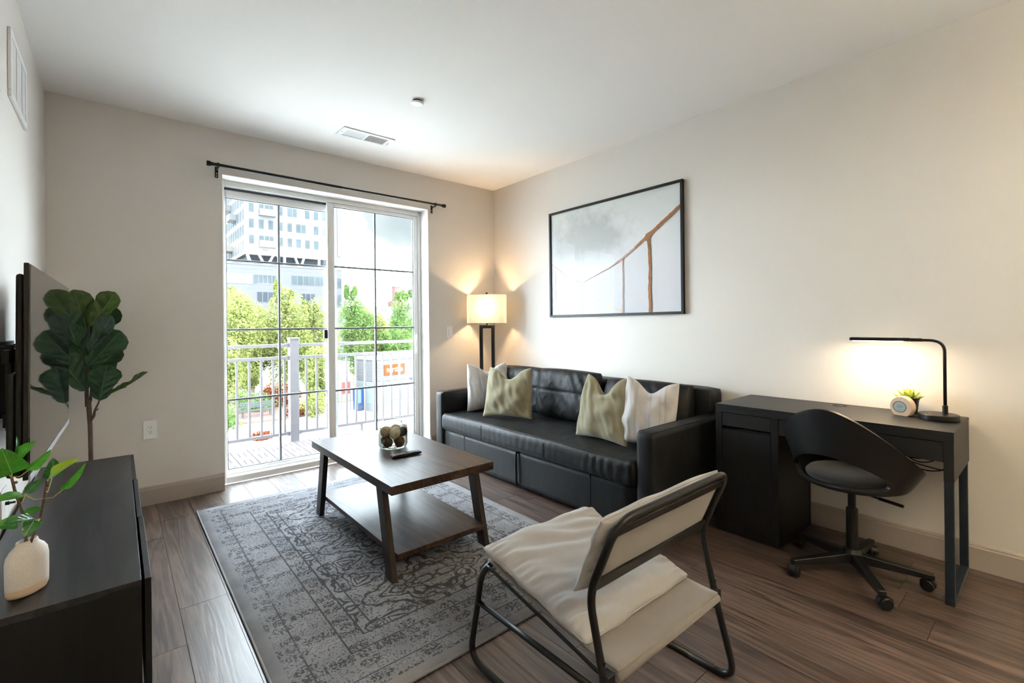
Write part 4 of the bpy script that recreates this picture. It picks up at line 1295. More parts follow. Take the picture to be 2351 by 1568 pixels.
for x in (x0, x1):
    mk('side_rail', G().tube([(x, 1.370, 0.238), (x, 0.792, 0.238)], 0.010, 12), M_blackm, ec, smooth=True)
    ix = x + (0.018 if x == x0 else -0.018)
    mk('seat_rail', G().tube(fillet([(ix, 1.34, 0.372), (ix, 1.30, 0.366), (ix, 0.81, 0.272), (ix, 0.785, 0.285)], 0.02, 4), 0.0055, 10), M_blackm, ec, smooth=True)
    cl = mk('clamp', G().box(min(x, ix) - 0.008, max(x, ix) + 0.008, 0.780, 0.812, 0.262, 0.300), M_blackm, ec, bevel=0.004)
    for (yy, zz) in ((0.7970, 0.272), (0.8091, 0.325)):
        mk('bolt', G().lathe([(0.0, -0.0035), (0.005, -0.002), (0.005, 0.0)], 8, (x, yy - 0.010, zz), 'y'), M_black, cl)
# flat bars of the backrest
def back_pt(x, t, off=0.0):                                 # t: 0 at the bend, 1 at the top, off: forward
    y = 0.848 + (0.748 - 0.848) * t
    z = 0.488 + (0.722 - 0.488) * t
    n_ = Vector((0, 0.234, 0.100)).normalized()
    return Vector((x, y, z)) + n_ * off
for t0, t1 in ((0.03, 0.20), (0.78, 0.90)):
    lo = [back_pt(x0 + 0.01, t0, -0.004), back_pt(x1 - 0.01, t0, -0.004), back_pt(x1 - 0.01, t0, 0.004), back_pt(x0 + 0.01, t0, 0.004)]
    hi = [back_pt(x0 + 0.01, t1, -0.004), back_pt(x1 - 0.01, t1, -0.004), back_pt(x1 - 0.01, t1, 0.004), back_pt(x0 + 0.01, t1, 0.004)]
    mk('back_bar', G().hexa(lo, hi), M_blackm, ec, bevel=0.002)
lo = [back_pt(x0 + 0.02, 0.05, 0.006), back_pt(x1 - 0.02, 0.05, 0.006), back_pt(x1 - 0.02, 0.05, 0.012), back_pt(x0 + 0.02, 0.05, 0.012)]
hi = [back_pt(x0 + 0.02, 0.93, 0.006), back_pt(x1 - 0.02, 0.93, 0.006), back_pt(x1 - 0.02, 0.93, 0.012), back_pt(x0 + 0.02, 0.93, 0.012)]
mk('back_panel', G().hexa(lo, hi), M_sling, ec, bevel=0.002)
def pad(w, d, t, seed, fr, wrk, nu=44, nv=40):
    """flat cushion in local x (width), y (depth), z up"""
    def fn_(sg):
        def fn(s, q):
            u, v = 2 * s - 1, 2 * q - 1
            u = math.sin(u * PI / 2) * 0.55 + u * 0.45
            v = math.sin(v * PI / 2) * 0.55 + v * 0.45
            e = max(0.0, (1 - abs(u) ** 8) * (1 - abs(v) ** 8))
            x = w / 2 * u * (1 - 0.012 * math.cos(v * 9 + seed))
            y = d / 2 * v * (1 - 0.012 * math.cos(u * 7))
            z = sg * t / 2 * e ** 0.5
            ed = 1 - min(1, (1 - max(abs(u), 0)) * 3.2)
            puck = 0.009 * math.sin(v * 48 + 3 * mnoise.noise(Vector((u * 2, v * 5, seed)))) * ed * (1 - abs(u) ** 14)
            wr_ = wrk * (mnoise.noise(Vector((u * 1.5 + seed, v * 6 + u * 2, sg))) * 0.6 + mnoise.noise(Vector((u * 2 + 9 * seed, v * 2, sg * 2))) * 0.5)
            z += sg * (puck + wr_) * min(1, e * 3)
            return (x, y, z)
        return fn
    g = G()
    a = G().grid(fn_(1), nu, nv)
    b_ = G().grid(fn_(-1), nu, nv)
    b_.f = [tuple(reversed(f)) for f in b_.f]
    return g.add(a.v, a.f).add(b_.v, b_.f)
# sling seat: sags between front bar and rear bar, rear hem wraps a tube
def sling(s, q):
    y = 1.352 + (0.775 - 1.352) * q
    z = 0.386 + (0.300 - 0.386) * q - 0.012 * math.sin(PI * q) + 0.008 * max(0, q - 0.9) * 10 * 0.5
    u = 2 * s - 1
    return (x0 + 0.03 + (x1 - x0 - 0.06) * s, y, z - 0.006 * (1 - u * u))
g = G().grid(sling, 20, 24)
sg_ = mk('seat_sling', g, M_sling, ec, smooth=True, solid=0.004)
mk('sling_hem', G().tube([(x0 + 0.03, 0.778, 0.287), (x1 - 0.03, 0.778, 0.287)], 0.0135, 14), M_sling, sg_, smooth=True)
ang = math.atan2(0.420 - 0.318, 1.345 - 0.895)
SM = Matrix.Translation(((x0 + x1) / 2, 1.128, 0.372)) @ Matrix.Rotation(ang * 0.94, 4, 'X')
sc2 = mk('seat_cushion', pad(x1 - x0 - 0.045, 0.50, 0.056, 2, 0, 0.018, 70, 64).xf(SM), M_cush, ec, smooth=True, fixn=True, sub=1)
mk('piping', G().tube([tuple(SM @ Vector(p)) for p in fillet([(0.0, 0.249, 0), (0.282, 0.249, 0), (0.282, -0.249, 0), (-0.282, -0.249, 0), (-0.282, 0.249, 0), (0.0, 0.249, 0)], 0.02, 4)], 0.0022, 6), M_cush, sc2, smooth=True)
# back cushion in front of the back panel
ctr_ = back_pt((x0 + x1) / 2, 0.42, 0.037)
bz = Vector((0, 0.748 - 0.848, 0.722 - 0.488)).normalized()
by_ = Vector((0, -bz.z, bz.y)) * -1
BMx = Matrix.Translation(ctr_) @ Matrix(((1, 0, 0), (0, bz.y, by_.y), (0, bz.z, by_.z))).to_4x4()
bc = mk('back_cushion', pad(x1 - x0 + 0.035, 0.250, 0.046, 5, 0, 0.008, 60, 30).xf(BMx), M_cush, ec, smooth=True, fixn=True, sub=1)
mk('piping', G().tube([tuple(BMx @ Vector(p)) for p in fillet([(0.0, 0.1245, 0), (0.322, 0.1245, 0), (0.322, -0.1245, 0), (-0.322, -0.1245, 0), (-0.322, 0.1245, 0), (0.0, 0.1245, 0)], 0.02, 4)], 0.0022, 6), M_cush, bc, smooth=True)

# ------------------------------------------------------------------ media console
M_cons = wood('black_brown_console', (0.007, 0.007, 0.0075), (0.024, 0.023, 0.024), 'y', 0.36, 0.8, bump=0.12, rings=2.5, spec=0.4)
M_consx = wood('black_brown_side', (0.004, 0.004, 0.0045), (0.009, 0.009, 0.010), 'z', 0.45, 0.8, bump=0.08, spec=0.25)
kz, ky0, ky1, kx1 = 0.485, 1.784, 3.590, 0.048
co = thing('media_console', 'long low black-brown media console under the television', 'console', (-0.14, 2.69, 0))
g = G()
g.box(XL + 0.02, kx1, ky0, ky0 + 0.02, 0.10, kz - 0.0202).box(XL + 0.02, kx1, ky1 - 0.02, ky1, 0.10, kz - 0.0202)
for yy in (2.386, 2.988):
    g.box(XL + 0.03, kx1, yy - 0.01, yy + 0.01, 0.12, kz - 0.0202)
g.box(XL + 0.02, kx1, ky0 + 0.02, ky1 - 0.02, 0.10, 0.12).box(XL + 0.02, XL + 0.028, ky0 + 0.02, ky1 - 0.02, 0.12, kz - 0.0202)
mk('carcass', g, M_consx, co, bevel=0.001)
mk('top', G().box(XL + 0.02, kx1, ky0, ky1, kz - 0.020, kz), M_cons, co, bevel=0.001)
for k, off in enumerate((0.0075, 0.0045, 0.001)):
    y0_ = ky0 + 0.602 * k + 0.0015
    y1_ = ky0 + 0.602 * (k + 1) - 0.0015
    mk('door', G().box(kx1 + off, kx1 + off + 0.016, y0_, y1_, 0.104, kz - 0.001), M_consx, co, bevel=0.001)
for yy in (1.86, 2.687, 3.51):
    for xx in (XL + 0.07, kx1 - 0.05):
        mk('foot', G().lathe([(0.018, 0), (0.022, 0.10), (0.0, 0.10)], 16, (xx, yy, 0)), M_black, co)

# ------------------------------------------------------------------ television and wall mount
tv = thing('television', 'flat screen television mounted above the media console', 'television', (-0.185, 2.42, 0.81))
def tvx(y, z):
    return -0.190 + (y - 1.88) * (0.017 / 1.075) + (z - 1.12) * 0.010
ta, tb_, tz0, tz1 = 1.880, 2.955, 0.812, 1.424
def tv_slab(y0_, y1_, z0_, z1_, d0, d1):
    q = lambda y, z, d: (tvx(y, z) - d, y, z)
    return G().hexa([q(y0_, z0_, d1), q(y0_, z0_, d0), q(y1_, z0_, d0), q(y1_, z0_, d1)], [q(y0_, z1_, d1), q(y0_, z1_, d0), q(y1_, z1_, d0), q(y1_, z1_, d1)])
n = N('black_screen')
sm_ = n.noise(n.coords(), 4, 3)
n.set((0.006, 0.006, 0.007), 0.03, 0, 0.9)
n.b.inputs['IOR'].default_value = 1.6
M_screen = n.m
mk('housing', tv_slab(ta, tb_, tz0, tz1, 0.003, 0.014), M_black, tv, bevel=0.002)
mk('screen', tv_slab(ta + 0.004, tb_ - 0.004, tz0 + 0.014, tz1 - 0.004, 0.0, 0.0026), M_screen, tv)
mk('back_cover', tv_slab(ta + 0.015, tb_ - 0.015, tz0 + 0.004, tz1 - 0.03, 0.0142, 0.032), M_plast, tv, bevel=0.008)
mk('electronics_bulge', tv_slab(ta + 0.02, tb_ - 0.02, tz0 + 0.006, tz0 + 0.30, 0.0322, 0.050), M_plast, tv, bevel=0.008)
mk('bottom_trim', tv_slab(ta, tb_, tz0 - 0.007, tz0 + 0.0135, -0.0015, 0.0028), plain('silver_trim', (0.55, 0.56, 0.58), 0.25, 0.9), tv, bevel=0.001)
wm = thing('wall_mount', 'black metal arm mount between television and wall', 'tv mount', (XL + 0.01, 2.45, 0.95))
g = G()
g.box(XL + 0.0005, XL + 0.012, 2.20, 2.85, 1.10, 1.19).box(XL + 0.0005, XL + 0.012, 2.20, 2.85, 0.93, 1.02)
mk('wall_plate', g, M_black, wm, bevel=0.002)
mk('arm', G().box(XL + 0.012, -0.262, 2.28, 2.34, 0.94, 1.18).box(XL + 0.012, -0.262, 2.66, 2.72, 0.94, 1.18), M_black, wm, bevel=0.003)
mk('screen_bracket', G().box(-0.262, -0.247, 2.02, 2.84, 1.135, 1.175).box(-0.262, -0.247, 2.02, 2.84, 0.945, 0.985).box(-0.262, -0.247, 2.06, 2.11, 0.93, 1.19).box(-0.262, -0.247, 2.74, 2.79, 0.93, 1.19), M_black, wm, bevel=0.002)
lo_ = thing('wall_plate', 'white cable wall plate behind the television', 'wall plate', (XL, 2.66, 0.5))
mk('plate', G().box(XL + 0.0003, XL + 0.006, 2.60, 2.72, 0.50, 0.62), M_switch, lo_, bevel=0.003)
mk('jack', G().lathe([(0.007, 0.0), (0.007, 0.012), (0.004, 0.013), (0.004, 0.028), (0.0, 0.028)], 10, (XL + 0.006, 2.66, 0.56), 'x'), M_black, lo_)

# ------------------------------------------------------------------ vase with artificial branches
VX, VY, VZ = -0.203, 1.915, kz + 0.0003
vs_t = thing('ceramic_vase', 'flat oval cream ceramic vase with tan foot on the media console', 'vase', (VX, VY, VZ), math.radians(46), world=False)
def vase_mat():
    n = N('speckled_cream_ceramic')
    v = n.coords()
    sx = n.n.new('ShaderNodeSeparateXYZ')
    n.link(v, sx.inputs[0])
    f = n.noise(v, 500, 2)
    body = n.ramp(f, [(0.35, (0.58, 0.535, 0.50)), (0.65, (0.70, 0.655, 0.62))])
    foot = n.ramp(f, [(0.35, (0.60, 0.44, 0.31)), (0.65, (0.68, 0.52, 0.38))])
    wv = n.math('ADD', sx.outputs[2], n.math('MULTIPLY', n.noise(v, 12, 2), 0.006))
    n.set(n.mix(n.math('LESS_THAN', wv, 0.030), body, foot), 0.6, 0, 0.3)
    n.bump(f, 0.15, 0.001)
    return n.m
prof = [(0.0, 0.0), (0.036, 0.0), (0.047, 0.004), (0.052, 0.016), (0.053, 0.05), (0.053, 0.098), (0.050, 0.115), (0.042, 0.128), (0.031, 0.138), (0.027, 0.144), (0.027, 0.149), (0.025, 0.151), (0.022, 0.149), (0.022, 0.14), (0.03, 0.12), (0.042, 0.10), (0.042, 0.02), (0.0, 0.012)]
mk('body', G().lathe(prof, 36, sx=1.0, sy=0.58), vase_mat(), vs_t, smooth=True)
br = thing('artificial_branches', 'bright green leafy artificial branches standing in the cream vase', 'plant', (VX, VY, VZ + 0.02))
M_twig = plain('brown_twig', (0.10, 0.065, 0.04), 0.7, var=0.3, scale=150, bump=0.4, bdist=0.002)
M_petiole = plain('yellow_petiole', (0.42, 0.36, 0.06), 0.5, var=0.15)
mk('stem', G().tube([(-0.205, 1.915, 0.52), (-0.204, 1.908, 0.627), (-0.206, 1.90, 0.702), (-0.221, 1.872, 0.792), (-0.226, 1.862, 0.834)], [0.004, 0.004, 0.0038, 0.0036, 0.003], 8), M_twig, br, smooth=True)
mk('stem', G().tube([(-0.200, 1.917, 0.52), (-0.194, 1.905, 0.631), (-0.173, 1.885, 0.698), (-0.164, 1.875, 0.755), (-0.157, 1.868, 0.807)], [0.0035, 0.0035, 0.0032, 0.003, 0.0025], 8), M_twig, br, smooth=True)
for (bx_, by2, bz_) in ((-0.222, 1.868, 0.815), (-0.214, 1.885, 0.765), (-0.165, 1.876, 0.770), (-0.160, 1.871, 0.792), (-0.168, 1.88, 0.745)):
    mk('bud', ball(0.0042, 3, 0.1, 6).xf(Matrix.Translation((bx_ + 0.004, by2 - 0.003, bz_))), M_twig, br, smooth=True)
def leaf_mat(name, dark, light, vein, rough=0.4, trans=0.35):
    n = N(name)
    tc = n.n.new('ShaderNodeTexCoord')
    f = n.noise(tc.outputs['Object'], 30, 3)
    uvx = n.n.new('ShaderNodeAttribute')
    uvx.attribute_name = 'across'
    ab = n.math('ABSOLUTE', uvx.outputs['Fac'])
    col = n.ramp(f, [(0.3, dark), (0.7, light)])
    col = n.mix(n.math('LESS_THAN', ab, 0.05), col, vein)
    uvy = n.n.new('ShaderNodeAttribute')
    uvy.attribute_name = 'along'
    sv = n.math('ABSOLUTE', n.math('SUBTRACT', n.math('PINGPONG', n.math('SUBTRACT', n.math('MULTIPLY', uvy.outputs['Fac'], 5.0), n.math('MULTIPLY', ab, 1.4)), 0.5), 0.5))
    side = n.math('LESS_THAN', sv, 0.035)
    col = n.mix(n.math('MULTIPLY', side, 0.5), col, vein)
    n.set(col, rough, 0, 0.5)
    hgt = n.math('ADD', n.math('MULTIPLY', n.math('SUBTRACT', 1.0, n.math('SMOOTH_MIN', sv, 0.15, 0.05)), 0.6), f)
    n.bump(hgt, 0.6, 0.006)
    tl = n.n.new('ShaderNodeBsdfTranslucent')
    n.link(col, tl.inputs[0])
    mx = n.n.new('ShaderNodeMixShader')
    mx.inputs[0].default_value = trans
    n.link(n.b.outputs[0], mx.inputs[1])
    n.link(tl.outputs[0], mx.inputs[2])
    n.link(mx.outputs[0], n.out.inputs[0])
    return n.m
M_lv = [leaf_mat('bright_green_leaf', (0.030, 0.17, 0.012), (0.075, 0.30, 0.022), (0.16, 0.36, 0.07)), leaf_mat('yellow_green_leaf', (0.22, 0.36, 0.012), (0.34, 0.47, 0.025), (0.45, 0.52, 0.12)), leaf_mat('glossy_dark_leaf', (0.018, 0.10, 0.016), (0.04, 0.19, 0.03), (0.22, 0.32, 0.20), 0.22, 0.15)]
M_fig = [leaf_mat('fig_leaf', (0.008, 0.030, 0.009), (0.018, 0.058, 0.014), (0.045, 0.085, 0.04), 0.4, 0.12), leaf_mat('fig_leaf_fresh', (0.028, 0.062, 0.007), (0.055, 0.10, 0.012), (0.07, 0.11, 0.05), 0.4, 0.2), leaf_mat('fig_leaf_underside', (0.020, 0.048, 0.030), (0.035, 0.070, 0.045), (0.07, 0.10, 0.08), 0.55, 0.12)]
OUT = {'fiddle': [(0.0, 0.05), (0.10, 0.42), (0.22, 0.58), (0.36, 0.60), (0.55, 0.82), (0.72, 1.0), (0.85, 0.90), (0.94, 0.60), (0.985, 0.24), (1.0, 0.05)],
       'ivy': [(0.0, 0.10), (0.06, 0.75), (0.16, 1.0), (0.3, 0.92), (0.5, 0.78), (0.7, 0.62), (0.85, 0.40), (0.95, 0.18), (1.0, 0.02)],
       'lance': [(0.0, 0.05), (0.15, 0.7), (0.35, 1.0), (0.6, 0.85), (0.8, 0.5), (0.93, 0.2), (1.0, 0.02)]}
def leaf(name, base, tip, width, face, mat, parent, shape='fiddle', bend=0.1, fold=0.25, wav=0.02, nu=10, nv=14, rib=0.0):
    base, tip = Vector(base), Vector(tip)
    ax = tip - base
    L = ax.length
    yv = ax.normalized()
    fv = Vector(face)
    zv = (fv - yv * fv.dot(yv)).normalized()
    xv = yv.cross(zv)
    tab = OUT[shape]
    g = G()
    ac, al = [], []
    sd = base.x * 31 + tip.z * 17
    for j in range(nv + 1):
        q = j / nv
        hw = lerp_tab(tab, q) * width / 2 if j else tab[0][1] * width / 2
        for i in range(nu + 1):
            u = 2 * i / nu - 1
            z = -bend * L * 4 * q * (1 - q) * -1 + fold * hw * abs(u) + wav * L * mnoise.noise(Vector((u * 1.8 + sd, q * 5, sd))) * abs(u)
            if rib:                                         # quilted between the side veins
                z += rib * L * abs(math.sin(PI * (5.0 * q - 1.4 * abs(u)))) * min(1, abs(u) * 3) * min(1, 6 * q * (1 - q))
            g.v.append(tuple(base + yv * (q * L - 0.10 * hw * abs(u) * (1 if shape == 'ivy' and q < 0.2 else 0)) + xv * (u * hw) + zv * z))
            ac.append(u)
            al.append(q)
    g.f = [(j * (nu + 1) + i, j * (nu + 1) + i + 1, (j + 1) * (nu + 1) + i + 1, (j + 1) * (nu + 1) + i) for j in range(nv) for i in range(nu)]
    o = mk(name, g, mat, parent, smooth=True, sub=1)
    for nm, dat in (('across', ac), ('along', al)):
        at = o.data.attributes.new(nm, 'FLOAT', 'POINT')
        at.data.foreach_set('value', dat)
    return o
CAMF = Vector((0.1, -1.0, 0.25))
VL = [((-0.221, 1.83, 0.848), (-0.236, 1.80, 0.925), 0.072, (0.15, -1, 0.2), 0, 'ivy'), ((-0.214, 1.86, 0.884), (-0.174, 1.83, 0.928), 0.034, (-0.3, -1, 0.6), 0, 'lance'),
      ((-0.190, 1.83, 0.851), (-0.143, 1.80, 0.906), 0.030, (0.4, -1, -0.2), 0, 'ivy'), ((-0.150, 1.85, 0.822), (-0.085, 1.81, 0.866), 0.040, (-0.2, -0.8, 0.9), 1, 'ivy'),
      ((-0.124, 1.83, 0.781), (-0.072, 1.80, 0.856), 0.026, (0.6, -1, 0.0), 0, 'ivy'), ((-0.152, 1.93, 0.80), (-0.147, 1.90, 0.862), 0.044, (0.2, -1, 0.3), 2, 'ivy'),
      ((-0.202, 1.89, 0.776), (-0.167, 1.86, 0.816), 0.026, (0.3, -1, 0.4), 2, 'lance'), ((-0.198, 1.83, 0.787), (-0.252, 1.79, 0.790), 0.034, (0, -0.7, 1), 0, 'lance'),
      ((-0.215, 1.90, 0.70), (-0.168, 1.87, 0.728), 0.052, (0.1, -0.6, 1), 0, 'ivy'), ((-0.183, 1.85, 0.710), (-0.236, 1.81, 0.722), 0.044, (0.1, -0.5, 1), 2, 'ivy'),
      ((-0.180, 1.83, 0.711), (-0.196, 1.80, 0.680), 0.040, (0.2, -0.8, 0.5), 2, 'ivy'), ((-0.220, 1.90, 0.695), (-0.262, 1.88, 0.699), 0.042, (0.1, -0.8, 0.6), 0, 'ivy'),
      ((-0.228, 1.84, 0.86), (-0.214, 1.85, 0.945), 0.022, (1, -0.2, 0.2), 2, 'lance')]
SA, SB_ = Vector((-0.222, 1.868, 0.80)), Vector((-0.163, 1.874, 0.77))
for b_, t_, w_, f_, mi, shp in VL:
    leaf('leaf', b_, t_, w_, f_, M_lv[mi], br, shp, 0.06, 0.22, 0.03)
    b_ = Vector(b_)
    stem_pts = [Vector(p) for p in ((-0.206, 1.90, 0.702), (-0.213, 1.887, 0.75), (-0.221, 1.872, 0.792), (-0.226, 1.862, 0.834), (-0.173, 1.885, 0.698), (-0.164, 1.875, 0.755), (-0.157, 1.868, 0.807))]
    s0 = min(stem_pts, key=lambda p: (p - b_).length + (0.05 if p.z > b_.z else 0))
    mid = (s0 + b_) / 2 + Vector((0, -0.004, -0.008))
    mk('petiole', G().tube([tuple(s0), tuple(mid), tuple(b_)], 0.0014, 6), M_petiole, br, smooth=True)

# ------------------------------------------------------------------ fiddle-leaf fig behind the console
fig = thing('fiddle_leaf_fig', 'tall artificial fiddle-leaf fig in the corner behind the media console', 'plant', (-0.13, 3.86, 0))
mk('pot', G().lathe([(0.0, 0.0), (0.11, 0.0), (0.14, 0.25), (0.145, 0.26), (0.145, 0.28), (0.13, 0.28), (0.125, 0.24), (0.0, 0.24)], 32, (-0.13, 3.86, 0)), plain('grey_planter', (0.25, 0.24, 0.23), 0.7), fig)
mk('soil', G().lathe([(0.0, 0.252), (0.08, 0.250), (0.124, 0.243)], 24, (-0.13, 3.86, 0)), plain('dark_soil', (0.03, 0.02, 0.015), 0.95, bump=0.6, scale=80), fig)
M_trunk = plain('brown_bark', (0.085, 0.052, 0.036), 0.8, var=0.3, scale=90, bump=0.5, bdist=0.004)
mk('trunk', G().tube([(-0.130, 3.86, 0.24), (-0.133, 3.86, 0.42), (-0.135, 3.86, 0.634), (-0.140, 3.86, 0.76), (-0.142, 3.86, 0.80)], [0.012, 0.0115, 0.0115, 0.0125, 0.0135], 10), M_trunk, fig, smooth=True)
mk('branch', G().tube([(-0.148, 3.86, 0.76), (-0.150, 3.86, 0.835), (-0.147, 3.86, 0.956), (-0.140, 3.86, 1.115), (-0.134, 3.86, 1.28)], [0.0105, 0.010, 0.008, 0.006, 0.004], 8), M_trunk, fig, smooth=True)
mk('branch', G().tube([(-0.133, 3.86, 0.79), (-0.128, 3.855, 0.86), (-0.135, 3.85, 0.98)], [0.008, 0.006, 0.004], 8), M_trunk, fig, smooth=True)
mk('branch', G().tube([(-0.132, 3.855, 0.675), (-0.118, 3.85, 0.70), (-0.112, 3.84, 0.735), (-0.094, 3.80, 0.785), (-0.089, 3.76, 0.805)], [0.009, 0.0085, 0.006, 0.0045, 0.0035], 8), M_trunk, fig, smooth=True)
mk('branch', G().tube([(-0.113, 3.845, 0.730), (-0.095, 3.84, 0.742)], [0.004, 0.003], 6), M_trunk, fig, smooth=True)
FL = [((-0.137, 3.90, 1.20), (-0.205, 3.88, 1.475), 0.175, (0.1, -1, 0.2), 1), ((-0.132, 3.83, 1.25), (-0.012, 3.80, 1.462), 0.150, (-0.3, -1, 0.1), 1), ((-0.133, 3.89, 1.155), (-0.012, 3.86, 1.375), 0.15, (0.5, -1, 0.6), 0),
      ((-0.137, 3.79, 1.10), (-0.028, 3.76, 1.318), 0.125, (-0.45, -1, 0.1), 2), ((-0.144, 3.81, 1.00), (0.012, 3.78, 1.222), 0.20, (0.2, -1, 0.4), 0), ((-0.141, 3.87, 0.94), (0.004, 3.84, 1.130), 0.16, (0.3, -1, 0.6), 0),
      ((-0.145, 3.83, 1.00), (-0.225, 3.80, 1.265), 0.17, (0.1, -1, 0.2), 0), ((-0.154, 3.92, 0.86), (-0.250, 3.90, 1.03), 0.17, (0.0, -1, 0.35), 0), ((-0.089, 3.755, 0.802), (-0.052, 3.70, 1.020), 0.185, (0.10, -1, 0.15), 0),
      ((-0.100, 3.90, 0.800), (0.146, 3.87, 0.948), 0.10, (-0.45, 0.25, 1.0), 1), ((-0.146, 3.80, 0.86), (-0.270, 3.76, 1.09), 0.19, (0.25, -1, 0.3), 0), ((-0.134, 3.95, 1.02), (-0.070, 3.97, 1.235), 0.16, (0.1, -1, 0.2), 0),
      ((-0.140, 3.92, 0.90), (-0.045, 3.96, 1.06), 0.16, (0.2, -1, 0.3), 2), ((-0.15, 3.84, 1.10), (-0.26, 3.82, 1.36), 0.16, (0.3, -1, 0.3), 0)]
for b_, t_, w_, f_, mi in FL:
    leaf('leaf', b_, t_, w_ * 0.86, f_, M_fig[mi], fig, 'fiddle', -0.06, 0.34, 0.07, 16, 40, rib=0.035)

# ------------------------------------------------------------------ drum pendants over the kitchen end, behind the camera
for x, y, e, lb in ((1.0, -1.3, 62, 'black drum pendant light nearer the television wall'), (2.2, -1.3, 74, 'black drum pendant light nearer the desk wall')):
    pn = thing('pendant_light', lb, 'pendant light', (x, y, ZC), group='drum pendants behind the camera')
    mk('canopy', G().lathe([(0.0, -0.0005), (0.055, -0.0005), (0.055, -0.02), (0.0, -0.024)], 24, (x, y, ZC)), M_black, pn)
    mk('cord', G().tube([(x, y, ZC - 0.02), (x, y, 2.25)], 0.003, 6), M_black, pn)
    mk('socket', G().lathe([(0.0, 2.25), (0.022, 2.25), (0.026, 2.225), (0.0, 2.225)], 16, (x, y, 0)), M_black, pn)
    mk('shade', G().lathe([(0.17, 2.08), (0.17, 2.34), (0.165, 2.34), (0.165, 2.08)], 36, (x, y, 0), caps=False), plain('drum_shade_cloth', (0.62, 0.58, 0.50), 0.9), pn, smooth=False)
    mk('bulb', ball(0.045, 1, 0.0, 10).xf(Matrix.Translation((x, y, 2.185))), glow('pendant_bulb_glass', (1.0, 0.84, 0.60), 20.0), pn, smooth=True)
    d_ = bpy.data.lights.new('pendant_bulb', 'POINT')
    d_.energy = e
    d_.color = (1.0, 0.86, 0.60)
    d_.shadow_soft_size = 0.05
    o_ = bpy.data.objects.new('pendant_bulb_light', d_)
    C.objects.link(o_)
    o_.parent = pn
    o_.location = (0, 0, 2.275 - ZC)
# ------------------------------------------------------------------ balcony
M_conc = plain('pale_concrete', (0.62, 0.61, 0.60), 0.9, var=0.05, scale=8)
M_rail = plain('painted_railing', (0.1320, 0.1232, 0.1320), 0.5, var=0.03)
M_tile = wood('weathered_deck_slat', (0.0775, 0.0620, 0.0670), (0.1054, 0.0899, 0.0930), 'x', 0.8, 1.0, rnd=True, bump=0.1)
M_tile2 = wood('weathered_deck_slat_cross', (0.50, 0.43, 0.41), (0.66, 0.59, 0.57), 'y', 0.8, 1.0, rnd=True, bump=0.1)
bal = struct('balcony_floor', G().box(-1.2, 5.2, YW + T, 5.62, -0.25, -0.028), M_conc, 'concrete balcony slab outside the patio door')
struct('balcony_side_wall', G().box(-1.3, XL - 0.02, YW + T, YW + T + 0.02, -0.25, 3.2).box(XW + 0.02, 5.2, YW + T, YW + T + 0.02, -0.25, 3.2), M_conc, 'pale outside wall beside the patio door')
ts = 0.30
tile_src = None
for i in range(13):
    for j in range(3):
        tx_, ty_ = -0.52 + i * ts, 4.455 + j * ts
        if tile_src is None:
            gA, gB = G(), G()
            q = ts / 2
            for a in (0, 1):
                for b_ in (0, 1):
                    for k in range(3):
                        w_ = q / 3
                        lo_a, hi_a = k * w_ + 0.003, (k + 1) * w_ - 0.003
                        if (a + b_) % 2:
                            gA.box(a * q + lo_a, a * q + hi_a, b_ * q + 0.003, (b_ + 1) * q - 0.003, -0.016, 0)
                        else:
                            gA.box(a * q + 0.003, (a + 1) * q - 0.003, b_ * q + lo_a, b_ * q + hi_a, -0.016, 0)
            tile_src = mk('deck_tile', gA, M_tile, bal, loc=(tx_, ty_, 0.0))
            base_src = mk('tile_grid', G().box(0.002, ts - 0.002, 0.002, ts - 0.002, -0.026, -0.0165), plain('tile_backing', (0.0150, 0.0110, 0.0130), 0.8), tile_src)
        else:
            t_ = inst(tile_src, 'deck_tile', (tx_, ty_, 0.0), parent=bal)
            inst(base_src, 'tile_grid', (0, 0, 0), parent=t_)
RYB = 5.44
rl = thing('balcony_railing', 'grey painted balcony railing with vertical balusters', 'railing', (2.0, RYB, 0))
for zz, nm, hh, dd in ((1.040, 'top_rail', 0.034, 0.045), (0.905, 'middle_rail', 0.034, 0.04), (0.085, 'bottom_rail', 0.032, 0.04)):
    for xa, xb in ((-1.2, 1.416), (1.508, 5.2)):
        mk(nm, G().box(xa, xb, RYB - dd / 2, RYB + dd / 2, zz - hh / 2 - 0.006, zz + hh / 2 - 0.006), M_rail, rl, bevel=0.003)
        for xe in ((xb - 0.03, xb) if xb < 2 else (xa, xa + 0.03),):
            mk('bracket', G().box(xe[0], xe[1], RYB - dd / 2 - 0.006, RYB + dd / 2 + 0.006, zz - hh / 2 - 0.012, zz + hh / 2), M_rail, rl, bevel=0.002)
po_ = mk('post', G().box(1.417, 1.507, RYB - 0.045, RYB + 0.045, -0.028, 1.095), M_rail, rl, bevel=0.003)
mk('post_cap', G().box(1.410, 1.514, RYB - 0.052, RYB + 0.052, 1.095, 1.118), M_rail, po_, bevel=0.003)
mk('rail_foot', G().box(2.205, 2.235, RYB - 0.012, RYB + 0.012, -0.028, 0.063), M_rail, rl)
bsrc = None
k = 0
x = 0.905 - 0.111 * 10
while x < 4.4:
    if not (1.385 < x < 1.54):
        if bsrc is None:
            bsrc = mk('baluster', G().box(-0.0105, 0.0105, -0.0105, 0.0105, 0.095, 0.882), M_rail, rl, loc=(x, RYB, 0))
        else:
            inst(bsrc, 'baluster', (x, RYB, 0), parent=rl)
    x += 0.1125

